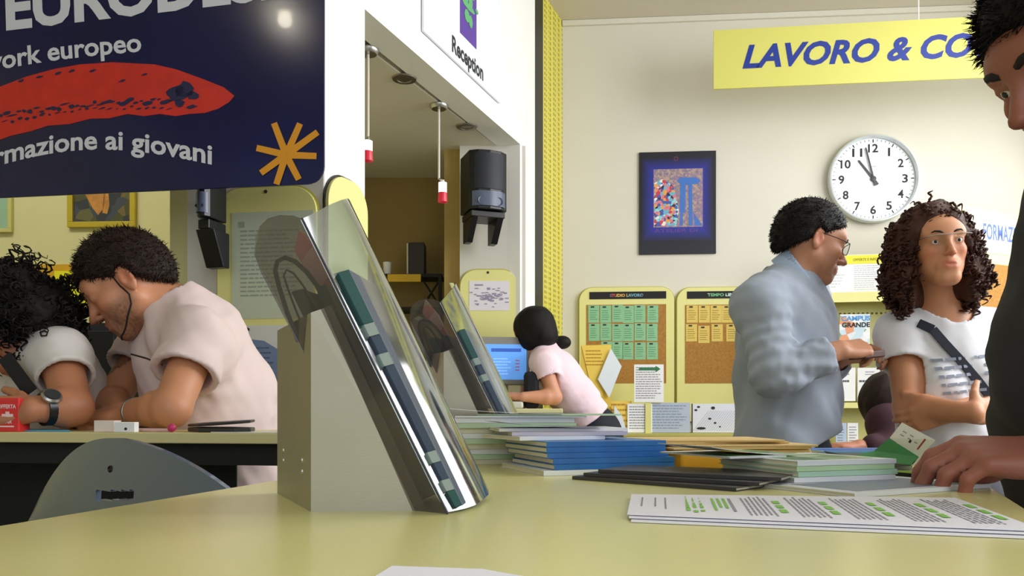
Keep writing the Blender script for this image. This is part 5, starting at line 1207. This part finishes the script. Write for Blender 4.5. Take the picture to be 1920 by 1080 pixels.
    slab('folder', (590, 538), (768, 945), 20, .795, .87, M_dgreen, 'darker green folder next to the black edge inside the %s holder' % near)
    # printed magazine behind the smoked plate
    pts = [(560, 430), (600, 478), (640, 560), (620, 570), (585, 530), (552, 470)]
    q = [W(x, y, .88) for x, y in pts]; o = mk('magazine', MB().prism(q, [p+V(.003, .004, 0) for p in q]), artmat('magazine_warm', ['C98B84', 'D8A094', 'B9A27E', 'C66A64', '8E9AA4'], 22), ); tag(o, 'reddish magazine seen through the smoked side of the %s holder' % near, 'magazine')
    # bent dark inserts arching over the folders
    def ribbon(pts, th, y0, y1, lab_):
        P2 = [V(x, y) for x, y in pts]; out, inn = [], []
        for i, p in enumerate(P2):
            d_ = nrm(P2[min(i+1, len(P2)-1)]-P2[max(i-1, 0)]); n_ = V(-d_[1], d_[0]); out.append(p+n_*th/2); inn.append(p-n_*th/2)
        vs = [W(a, b, y) for y in (y0, y1) for r_ in (out, inn) for a, b in r_]; n_ = len(P2); fs = []
        for i in range(n_-1):
            a, b, c_, d_ = i, n_+i, 2*n_+i, 3*n_+i
            fs += [(a, a+1, b+1, b), (c_, d_, d_+1, c_+1), (a, c_, c_+1, a+1), (b, b+1, d_+1, d_)]
        fs += [(0, n_, 3*n_, 2*n_), (n_-1, 3*n_-1, 4*n_-1, 2*n_-1)] if False else [(0, n_, 3*n_, 2*n_), (n_-1, 3*n_-1, 4*n_-1, 2*n_-1)[::-1]]
        o = mk('bent_insert', MB().add(vs, fs), M_rub, smooth=40); tag(o, lab_, 'insert')
    ribbon([(560, 640), (538, 585), (524, 540), (516, 508), (520, 490), (534, 483), (553, 490), (575, 510), (600, 543), (622, 578), (650, 630)], 9, .805, .86, 'outer bent dark grey insert arching in the %s holder' % near)
    ribbon([(580, 640), (556, 585), (541, 545), (532, 517), (537, 506), (550, 512), (568, 535), (590, 570), (620, 625)], 4, .80, .85, 'inner bent dark insert arching in the %s holder' % near)
    return t
R0 = P(840, 965, .73); R0[2] = T
holder(R0, 1.0, 'large aluminium and clear plastic brochure holder in the foreground')
holder(V(.014, 1.49, T), 1.1, 'second clear plastic brochure holder behind the foreground one')

# ---------------------------------------------------------------- stacks of printed matter
M_pages = mat('page_block', 'E4DEC6', .8, bump=(500, .4, .001), aniso=(1, 1, 12), var=.05, varscale=60)
def booklet(c, z, w_, h_, th, ang, cover, lab, cat='booklet', grp=None, name='booklet', top=None, back=None):
    """spine on the near long side; c = near left corner in plan"""
    u = V(math.cos(ang), math.sin(ang), 0); v = V(-math.sin(ang), math.cos(ang), 0); o = V(c[0], c[1], z); t = thing(name, o+u*w_/2+v*h_/2, lab, cat, grp); k = V(0, 0, 1)
    ct = min(.0009, th*.2)
    mk('pages', MB().frame(o, (u, v, k), (.0015, .001, ct), (w_-.0015, h_-.002, th-ct)), M_pages, t)
    mk('cover', MB().frame(o, (u, v, k), (0, 0, 0), (w_, h_, ct)).frame(o, (u, v, k), (0, 0, th-ct), (w_, h_, th)).frame(o, (u, v, k), (0, 0, ct), (w_, .001, th-ct)), cover, t)
    if top is not None: mk('cover_print', MB().frame(o, (u, v, k), (w_*.08, h_*.1, th), (w_*.9, h_*.8, th+.0003)), top, t)
    return z+th+.0004
rb = random.Random(12)
M_bcov = mat('bright_blue_cover', '2C6FB4', .35, var=.12, varscale=20); M_wcov = mat('white_cover', 'E4E8EC', .4); M_gcov = mat('pale_green_cover', 'BCD8B0', .4, var=.1)
M_gst = artmat('green_photo_print', ['6F9A58', '9FBC84', '4E7F44', 'C8D8B0', '86A86C'], 30); M_pur = mat('pale_mauve_print', 'A79FB8', .5); M_kr = mat('manila_paper', 'D6B87A', .75, var=.05, varscale=12)
ordw = ['lowest', 'second from bottom', 'third from bottom', 'fourth from bottom', 'topmost']
z = T+.0003
z = booklet((.046, 1.158), z, .218, .200, .0075, math.radians(19), M_wcov, 'white booklet at the bottom of the blue booklet stack')
for i in range(5):
    z = booklet((.062-.003*i+rb.uniform(-.004, .004), 1.166+.004*i), z, .200, .188, .0078, math.radians(19+rb.uniform(-1.5, 1.5)), M_bcov, 'blue spined booklet, %s of the five blue ones' % ordw[i], grp='blue booklets in the front stack')
zb_ = z
z = booklet((.012, 1.22), z, .150, .160, .006, math.radians(24), M_wcov, 'white booklet with blue print lying left on the blue stack', top=mat('soft_blue_print', '9DB4CC', .5))
z = booklet((.000, 1.245), z, .190, .150, .006, math.radians(12), mat('mauve_cover', 'C3BDCB', .4), 'pale mauve booklet second from the top above the blue stack', top=M_pur)
z = booklet((-.02, 1.262), z, .210, .140, .005, math.radians(9), M_wcov, 'pale grey leaflet on the very top of the blue stack', top=mat('soft_grey_print', 'B7C2CC', .5), name='leaflet', cat='leaflet')
zz = T+.0003
for i in range(9):
    zz = booklet((-.075-.0035*i+rb.uniform(-.004, .004), 1.405-.003*i+rb.uniform(-.003, .003)), zz, .215, .095, .0088, math.radians(8+rb.uniform(-3, 3)), [M_pages, M_gcov, M_wcov][i % 3], 'cream booklet in the rear left stack, number %s from its bottom' % ['one', 'two', 'three', 'four', 'five', 'six', 'seven', 'eight', 'nine'][i], grp='booklets in the rear left stack')
zz = booklet((-.098, 1.375), zz, .230, .115, .0030, math.radians(6), M_wcov, 'white and green leaflet lying askew on the rear left stack', name='leaflet', cat='leaflet', top=M_gst)
zz = booklet((-.060, 1.385), zz, .250, .100, .0028, math.radians(1), M_gcov, 'green photo leaflet on top of the rear left stack', name='leaflet', cat='leaflet', top=M_gst)
def curl_sheet(c, z, w_, h_, ang, amp, mt, lab, cat='leaflet', lift=0, prt=None):
    u = V(math.cos(ang), math.sin(ang), 0); v = V(-u[1], u[0], 0); n_ = 14; vs = []
    for s_ in (0, 1):
        for i in range(n_+1):
            a = i/n_; q_ = V(c[0], c[1], z)+u*w_*a+V(0, 0, amp*(1-a)**2.2+lift*math.sin(a*3.14)+.0006*s_)
            vs += [q_, q_+v*h_]
    k_ = 2*(n_+1); fs = []
    for i in range(n_):
        q_ = 2*i; fs += [(q_, q_+1, q_+3, q_+2), (k_+q_, k_+q_+2, k_+q_+3, k_+q_+1), (q_, q_+2, k_+q_+2, k_+q_), (q_+1, k_+q_+1, k_+q_+3, q_+3)]
    fs += [(0, k_, k_+1, 1), (2*n_, 2*n_+1, k_+2*n_+1, k_+2*n_)]
    o = mk('loose_leaflet', MB().add(vs, fs), mt, smooth=40); tag(o, lab, cat)
    if prt:
        vs2 = []; 
        for i in range(4, n_+1):
            a = i/n_; q_ = V(c[0], c[1], z)+u*w_*a*.98+V(0, 0, amp*(1-a)**2.2+lift*math.sin(a*3.14)+.0010); vs2 += [q_+v*h_*.03, q_+v*h_*.9]
        mk('photo_print', MB().add(vs2, [(2*i, 2*i+2, 2*i+3, 2*i+1) for i in range(n_-4)]), prt, o, smooth=True)
    return o
curl_sheet((-.112, 1.365), zz, .20, .105, math.radians(2), .009, M_paper, 'white leaflet with curled left end topping the rear left stack', prt=M_gst)
curl_sheet((-.020, 1.235), z+.0004, .17, .11, math.radians(14), .010, mat('mauve_cover', 'C3BDCB', .4), 'mauve leaflet with curled end on top of the front stack', prt=mat('dusky_print', '5E5468', .4))
# envelopes
o = mk('envelope_bundle', MB().frame(V(.268, 1.262, T+.0003), (nrm(V(1, .17, 0)), nrm(V(-.17, 1, 0)), V(0, 0, 1)), (0, 0, 0), (.115, .15, .032)), mat('golden_envelopes', 'E2A71F', .6, bump=(300, .4, .001), aniso=(1, 1, 14)), bevel=.004); tag(o, 'golden yellow bundle of envelopes right of the blue booklets', 'envelopes')
o2 = mk('envelope_bundle', MB().frame(V(.392, 1.29, T+.0003), (nrm(V(1, .17, 0)), nrm(V(-.17, 1, 0)), V(0, 0, 1)), (0, 0, 0), (.10, .14, .032)), M_kr, bevel=.004); tag(o2, 'tan bundle of envelopes right of the golden bundle', 'envelopes')
ze = T+.0330
for i, (x, y, a, lab) in enumerate(((.255, 1.262, 9, 'lowest'), (.262, 1.275, 5, 'second from bottom'), (.235, 1.29, 12, 'third from bottom'), (.215, 1.30, 4, 'topmost'))):
    u = V(math.cos(math.radians(a)), math.sin(math.radians(a)), 0); v_ = V(-u[1], u[0], 0)
    o = mk('envelope', MB().frame(V(x, y, ze), (u, v_, V(0, 0, 1)), (0, 0, 0), (.235, .165, .0032)), M_kr, bevel=.0008); tag(o, 'flat manila envelope, %s on the envelope bundles' % lab, 'envelope', 'manila envelopes on the bundles'); ze += .0036
o = mk('envelope', MB().frame(V(.045, 1.44, zb_+.0290), (V(1, 0, 0), V(0, 1, 0), V(0, 0, 1)), (0, 0, 0), (.01, .01, .001)), M_kr) if False else None
# dark folders at the front of the stacks
M_dk = mat('dark_grey_cover', '3A393C', .38, var=.15, varscale=10)
zd = T+.0003
for i, (x, y, a, lab) in enumerate(((.083, 1.104, -43, 'lower'), (.098, 1.098, -37, 'middle'), (.118, 1.095, -33, 'upper'))):
    zd = booklet((x, y), zd, .245, .115, .0045, math.radians(a), M_dk, 'dark grey folded brochure in front of the blue stack, %s of three' % lab, name='folded_brochure', cat='brochure', grp='dark grey brochures', top=None)
# right pile
zr = T+.0003
zr = booklet((.372, .868), zr, .245, .135, .0050, math.radians(28), M_wcov, 'pale magazine at the bottom of the right pile near the hand', name='magazine', cat='magazine', top=mat('slate_print', '7C8696', .4))
zs_ = zr
for i in range(4):
    zs_ = booklet((.352+.002*i+rb.uniform(-.003, .003), .990+.004*i), zs_, .158, .165, .0062, math.radians(20+rb.uniform(-2, 2)), [M_wcov, mat('mint_cover', 'B6DCC4', .4), M_gcov, M_wcov][i], ['white booklet lowest of the four on the right pile', 'mint booklet second from bottom of the right pile', 'pale green booklet third from bottom of the right pile', 'white booklet with green photo on top of the right pile'][i], top=M_gst if i == 3 else None)
zs_ = booklet((.285, 1.045), zs_, .095, .16, .0022, math.radians(24), M_wcov, 'white flyer with green picture lying over the left of the right pile', name='flyer', cat='flyer', top=M_gst)
curl_sheet((.262, 1.050), zs_+.0004, .15, .13, math.radians(22), .012, M_paper, 'white leaflet curling up at the left of the right pile', prt=M_gst)
M_lime = mat('lime_cover', 'A6CC4C', .4)
o = mk('lime_leaflet', MB().frame(V(.545, 1.075, T+.010), (nrm(V(1, .32, -.10)), nrm(V(-.32, 1, 0)), nrm(V(.1, 0, 1))), (0, 0, 0), (.10, .10, .0025)), M_lime); tag(o, 'lime green leaflet tilted on the counter under the hand', 'leaflet')
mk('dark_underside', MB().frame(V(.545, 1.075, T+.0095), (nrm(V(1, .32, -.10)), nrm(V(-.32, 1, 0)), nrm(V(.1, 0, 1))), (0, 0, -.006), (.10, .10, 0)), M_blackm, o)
zf = T+.0003
zf = booklet((.515, 1.30), zf, .13, .15, .010, math.radians(-6), M_wcov, 'pale booklet lying flat behind the right pile', top=mat('soft_teal_print', '8FB6B4', .5))
zf = booklet((.500, 1.29), zf, .15, .15, .010, math.radians(-14), mat('black_green_cover', '15221A', .4), 'black green folder lying under the held leaflet', name='folder', cat='folder')
zf2 = booklet((.575, 1.48), T+.0003, .17, .12, .020, math.radians(4), mat('sky_blue_cover', '5C9AD0', .4), 'blue brochure lying behind the held green leaflet', name='brochure', cat='brochure', top=mat('royal_print', '2C4FA0', .4))
# the open leaflet held in the hand
t = thing('open_leaflet', G(1700, 905), 'green and white folded leaflet held open by the foreground man', 'leaflet')
def leaf(nm, pts, mt, par=t, dz=.0015):
    q = [P(*p) for p in pts]; return mk(nm, MB().prism(q, [p+V(.0, dz, dz*.6) for p in q]), mt, par)
leaf('green_panel', [(1597, 857, 1.30), (1640, 846, 1.30), (1668, 823, 1.28), (1723, 857, 1.20), (1708, 872, 1.19), (1650, 868, 1.25)], mat('leaf_green', '2F8A44', .5))
leaf('dark_fold', [(1545, 846, 1.31), (1600, 857, 1.305), (1650, 869, 1.255), (1708, 873, 1.195), (1660, 876, 1.20), (1560, 862, 1.30)], mat('fold_dark', '10180F', .6))
a = leaf('white_panel', [(1669, 822, 1.278), (1692, 793, 1.26), (1754, 826, 1.16), (1724, 857, 1.198)], M_paper)
leaf('lower_panel', [(1725, 857, 1.197), (1740, 838, 1.180), (1758, 845, 1.13), (1752, 872, 1.14), (1712, 873, 1.18)], mat('leaf_cream', 'DCD6CC', .6))
m = MB()
for x, y in ((1686, 815), (1691, 809), (1700, 822), (1704, 816), (1712, 829)): 
    q = [P(x+dx, y+dy, 1.238-(x-1690)*.0014) for dx, dy in ((0, 0), (7, 4), (8, 2.5), (1, -1.5))]; m.flat([p-V(0, .0025, 0) for p in q])
mk('printed_marks', m, M_ink, a)
q = [P(x, y, 1.215) for x, y in ((1701, 829), (1705, 831), (1708, 826), (1704, 824))]; mk('black_mark', MB().flat([p-V(0, .003, 0) for p in q]), M_inkd, a)
q = [P(x, y, 1.185) for x, y in ((1716, 842), (1719, 843), (1734, 824), (1731, 822))]; mk('red_bar', MB().flat([p-V(0, .004, 0) for p in q]), mat('bar_red', '9A3428', .6), a)

# printed sheets in the foreground
SH = Table(T)
def sheet_pts(lst): return [G(x, y) for x, y in lst]
M_sheet = mat('sheet_white', 'F1F1FA', .6); M_gp = mat('bright_green_print', '84CC4A', .6); M_tp = mat('sheet_print', '9A9AA6', .8)
base = [(1176, 973), (1960, 1006), (1792, 941), (1184, 934)]
for i, (dx, dy, lab) in enumerate(((7, 7, 'white printed sheet, lowest of the three lying on the near counter'), (3, 3, 'white printed sheet, middle of the three lying on the near counter'), (0, 0, 'white sheet with green headings on top of the near papers'))):
    q = [G(x+dx*(1 if j in (0, 3) else .3), y+dy*(1 if j < 2 else .15), T) for j, (x, y) in enumerate(base)]; zq = T+.0004+.0016*i
    o = mk('printed_sheet', MB().prism([V(p[0], p[1], zq) for p in q], [V(p[0], p[1], zq+.0008) for p in q]), M_sheet); tag(o, lab, 'paper', 'printed sheets' if i < 2 else None)
topz = T+.0004+.0032+.0008
q = [V(*G(x, y)[:2], 0) for x, y in base]
def sp(a, b, dz=.0004):      # a along the long side, b from the near edge to the far edge
    p = (q[0]*(1-a)+q[1]*a)*(1-b)+(q[3]*(1-a)+q[2]*a)*b; return V(p[0], p[1], topz+dz)
m, mg, md = MB(), MB(), MB(); rs = random.Random(5)
def strip(mb, a0, a1, b0, b1, dz=.0004): mb.flat([sp(a0, b0, dz), sp(a1, b0, dz), sp(a1, b1, dz), sp(a0, b1, dz)])
for a in (.035, .075, .105): 
    strip(md, a, a+.004, .35 if a < .1 else .25, .8)
for a in (.165, .185, .205): [strip(mg, a+.001*q_, a+.012-.0015*q_, b_, b_+rs.uniform(.04, .14), .0005+.00002*q_) for q_, b_ in enumerate((.15+rs.uniform(0, .1), .34, .46, .62, .76))]
for a in (.245, .262, .279, .296): strip(mg if a < .29 else m, a, a+.008, .2+rs.uniform(0, .2), .80, .0005)
for g_ in range(5):
    a0 = .335+g_*.135
    for k in range(6):
        a = a0+k*.0135; b = .92-rs.uniform(0, .1)
        while b > .14: 
            L_ = rs.uniform(.04, .09); strip(m, a, a+.0055, max(b-L_, .12), b); b -= L_+.012
    a = a0+.088
    for bb in (.25, .42, .60): strip(mg, a, a+.020, bb, bb+.12, .0005)
mk('printed_lines', m, M_tp, o); mk('green_headings', mg, M_gp, o, kind='stuff'); mk('dark_lines', md, M_ink, o)
q2 = [G(x, y) for x, y in ((695, 1090), (1010, 1090), (905, 1071), (735, 1065))]
o = mk('paper_sheet', MB().prism([p+V(0, 0, .0004) for p in q2], [p+V(0, 0, .0014) for p in q2]), M_sheet); tag(o, 'blank white paper edge at the bottom of the picture below the holder', 'paper')

# ================================================================ the left table and what lies on it
TZ = 1.085
t = thing('high_table', (-1.1, 1.8, 0), 'high table with pale yellow top where two people lean at left', 'table')
fl, fr_ = P(-260, 0, 1.74), P(700, 0, 1.585)
poly = [V(fl[0], 1.74, 0), V(-.335, 1.585, 0), V(-.30, 1.86, 0), V(fl[0], 2.02, 0)]
mk('table_top', MB().prism([p+V(0, 0, TZ-.022) for p in poly], [p+V(0, 0, TZ) for p in poly]), mat('table_laminate', 'D9CF97', .35), t, bevel=.002)
u_ = nrm(poly[1]-poly[0]); v_ = V(-u_[1], u_[0], 0); L_ = np.linalg.norm(poly[1]-poly[0])
mk('apron', MB().frame(poly[0], (u_, v_, V(0, 0, 1)), (.02, .035, TZ-.068), (L_-.02, .055, TZ-.0225)), M_blackm, t)
mk('under_table_dark', MB().frame(poly[0], (u_, v_, V(0, 0, 1)), (.02, .20, .45), (L_*.70, .205, TZ-.0225)), M_blackm, t)  # black sheet added to keep the space under the table dark
for a in (.05, L_-.1):
    for b in (.06, .215): mk('leg', MB().frame(poly[0], (u_, v_, V(0, 0, 1)), (a, b, 0), (a+.04, b+.04, TZ-.0225)), M_blackm, t)
def on_t(px, Y): return P(px, 800, Y)*V(1, 1, 0)+V(0, 0, TZ+.0003)
# red and white carton
a = on_t(-6, 1.70); t = thing('red_carton', a+V(.02, .02, 0), 'small red carton with white lettering at the left end of the table', 'carton')
w_ = .050; mk('carton', MB().box((a[0], 1.695, TZ+.0003), (a[0]+w_, 1.735, TZ+.072)), mat('carton_red', 'E0322E', .45), t, bevel=.002)
CP = Pl((a[0], 1.695), (a[0]+w_, 1.695)); m = MB(); text_on(CP, m, 'OFFERTA', (.006, TZ+.050), .038, .008, .0006, .03); text_on(CP, m, 'BAR', (.016, TZ+.018), .020, .007, .0006, .03)
CP.prism(m, [(.010, TZ+.010), (.040, TZ+.010), (.040, TZ+.013), (.010, TZ+.013)], .0004, .0007); CP.prism(m, [(.022, TZ+.028), (.030, TZ+.028), (.030, TZ+.043), (.022, TZ+.043)], .0004, .0008); CP.prism(m, [(.014, TZ+.032), (.038, TZ+.032), (.038, TZ+.038), (.014, TZ+.038)], .0004, .0007)
mk('lettering', m, mat('carton_print', 'F6D8D4', .5), t)
q = [on_t(x, Y) for x, Y in ((-40, 1.735), (132, 1.70), (120, 1.80), (-40, 1.86))]; o = mk('blue_sheet', MB().prism(q, [p+V(0, 0, .003) for p in q]), mat('sky_sheet', '4EA3CE', .5)); tag(o, 'sky blue paper lying on the table below the wristwatch', 'paper')
a = on_t(176, 1.68); o = mk('card_box', MB().frame(a, (nrm(V(1, -.06, 0)), nrm(V(.06, 1, 0)), V(0, 0, 1)), (0, 0, 0), (.044, .028, .024)), mat('blush_card', 'E8DCD4', .6), bevel=.001); tag(o, 'blush white card box on the table, left of the brighter one', 'box')
a = on_t(214, 1.655); o = mk('card_box', MB().frame(a, (V(1, 0, 0), V(0, 1, 0), V(0, 0, 1)), (0, 0, 0), (.042, .020, .021)), M_paper, bevel=.001); tag(o, 'bright white card box with a black dot on the table', 'box')
mk('black_dot', MB().lathe(a+V(.024, 0, .007), V(0, -1, 0), [(.003, 0), (.003, .0005), (0, .0005)], 10), M_inkd, o)
a = on_t(258, 1.70); b = on_t(322, 1.66); t = thing('hair_tie_pen', (a+b)/2, 'pinkish pen with a magenta bead end lying on the table', 'pen')
mk('shaft', MB().tube([a+V(0, 0, .004), b+V(0, 0, .004)], .0035, 8), mat('pale_rose', 'D8B4B8', .5), t); mk('bead', MB().ball(b+V(0, 0, .009), .0088, 10), mat('magenta', 'C22C66', .4), t, smooth=True)
a = on_t(352, 1.70); t = thing('dark_wallet', on_t(410, 1.70), 'dark flat leather wallet lying folded on the table before pink shirt', 'wallet')
M_wal = mat('dark_leather', '2B2A2D', .4, bump=(150, .2, .001))
def blob_flap(z0, z1, lift, nm):
    pts = [(352, 1.72), (372, 1.66), (440, 1.64), (470, 1.66), (478, 1.74), (440, 1.80), (380, 1.80)]; lo = [on_t(x, Y)+V(0, 0, z0+lift*max(0, (x-352)/126)) for x, Y in pts]; mk(nm, MB().prism(lo, [p+V(0, 0, z1-z0) for p in lo]), M_wal, t, bevel=.002)
blob_flap(0, .009, .0, 'lower_flap'); blob_flap(.010, .016, .010, 'upper_flap')
q = [on_t(x, Y) for x, Y in ((395, 1.63), (545, 1.61), (545, 1.68), (400, 1.70))]; o = mk('white_sheet', MB().prism(q, [p+V(0, 0, .001) for p in q]), M_paper); tag(o, 'thin white sheet on the table right of the dark wallet', 'paper')
# dark cabinet behind the two people
t = thing('dark_cabinet', (P(196, 0, 2.62)[0], 2.7, 0), 'black narrow cabinet behind the two leaning people', 'cabinet')
x0, x1 = P(100, 0, 2.6)[0], P(222, 0, 2.6)[0]; zt = P(0, 604, 2.6)[2]
mk('carcass', MB().box((x0, 2.60, 0), (x1, 2.84, zt)), M_black, t, bevel=.01)
for i in range(2):
    d = mk('door', MB().box((x0+.01+(x1-x0)/2*i, 2.588, .1), (x0+(x1-x0)/2*(i+1)-.01, 2.5995, zt-.03)), M_blackm, t, bevel=.002); mk('handle', MB().box((x0+(x1-x0)/2-.03+.045*i, 2.574, .8), (x0+(x1-x0)/2-.015+.045*i, 2.587, .92)), M_chrome, d)

# ================================================================ chair with a curved shell back
t = thing('bar_chair', (-.60, 1.30, 0), 'chair with glossy dark blue shell back between the counter and left table', 'chair')
M_shell = mat('shell_steel_blue', '66748C', .38, .5, coat=.6, var=.08, varscale=3)
p0, pm, p1 = V(-.845, 1.40, 0), V(-.50, 1.13, 0), V(-.358, 1.085, 0)
def bez(a): return p0*(1-a)**2+pm*2*a*(1-a)+p1*a*a
def ztop(a): 
    return 1.088-.150*abs((.40-a)/.40)**2.6 if a < .40 else 1.088-.088*((a-.40)/.60)**1.5
N_ = 110; K_ = 80; vs = []; fs = []
def shell_pt(a, b, inn=0):
    p = bez(a); zt = ztop(a); zb = .80+.10*abs(a-.5)**2*4; tg = nrm(bez(min(a+.01, 1.0))-bez(max(a-.01, 0))); nr = V(tg[1], -tg[0], 0); nr = nr if nr[1] < 0 else -nr
    return p+V(0, 0, zb+(zt-zb)*b)+nr*(.010*math.sin(b*3.14))-nr*inn*.009
for inn in (0, 1):
    for i in range(N_+1):
        for j in range(K_+1): vs.append(shell_pt(i/N_, j/K_, inn))
S_ = (N_+1)*(K_+1)
def hole(i, j):
    a, b = (i+.5)/N_, (j+.5)/K_; p = shell_pt(a, b); x = HX+p[0]/p[1]*F; y = HY-(p[2]-CZ)/p[1]*F
    return (178 < x < 252 and 920 < y < 938)
H_ = {(i, j) for i in range(N_) for j in range(K_) if hole(i, j)}
for i in range(N_):
    for j in range(K_):
        q = i*(K_+1)+j
        if (i, j) in H_: continue
        fs += [(q, q+K_+1, q+K_+2, q+1), (S_+q, S_+q+1, S_+q+K_+2, S_+q+K_+1)]
        for di, dj, e in ((-1, 0, (q, q+1)), (1, 0, (q+K_+1, q+K_+2)), (0, -1, (q, q+K_+1)), (0, 1, (q+1, q+K_+2))):
            n_ = (i+di, j+dj)
            if n_ in H_ or not (0 <= n_[0] < N_ and 0 <= n_[1] < K_): fs.append((e[0], e[1], e[1]+S_, e[0]+S_))
sh = mk('shell_back', MB().add(vs, fs), M_shell, t, smooth=50)
for x, y in ((205, 877),):
    best = min(((abs(HX+shell_pt(a/60, b/30)[0]/shell_pt(a/60, b/30)[1]*F-x)+abs(HY-(shell_pt(a/60, b/30)[2]-CZ)/shell_pt(a/60, b/30)[1]*F-y)), a, b) for a in range(61) for b in range(31)); p = shell_pt(best[1]/60, best[2]/30)
    mk('screw', MB().lathe(p+V(0, .001, 0), nrm(V(-.45, -.9, 0)), [(.0055, 0), (.0055, .002), (.004, .003), (.002, .001), (0, .001)], 16), mat('screw_brown', '2E2118', .4, .5), sh, smooth=30)
c_ = V(-.56, 1.33, 0)
mk('seat', MB().lathe(c_+V(0, 0, .74), (0, 0, 1), [(0, 0), (.17, 0), (.20, .015), (.195, .035), (0, .03)], 32), M_shell, t, smooth=40)
mk('back_bar', MB().tube([c_+V(0, 0, .735), c_+V(-.10, -.17, .735), V(*shell_pt(.45, 0)[:2], .76), shell_pt(.45, .12)-V(0, -.012, 0)], .011, 10), M_chrome, t, smooth=True)
mk('column', MB().lathe(c_+V(0, 0, .03), (0, 0, 1), [(.03, 0), (.03, .4), (.022, .4), (.022, .709)], 20), M_chrome, t, smooth=30)
mk('foot_ring', MB().lathe(c_+V(0, 0, .30), (0, 0, 1), [(.15, -.01), (.16, 0), (.15, .01), (.14, 0), (.15, -.01)], 32), M_chrome, t, smooth=True)
mk('base', MB().lathe(c_, (0, 0, 1), [(0, 0), (.21, 0), (.21, .008), (.035, .029), (0, .029)], 32), M_chrome, t, smooth=30)
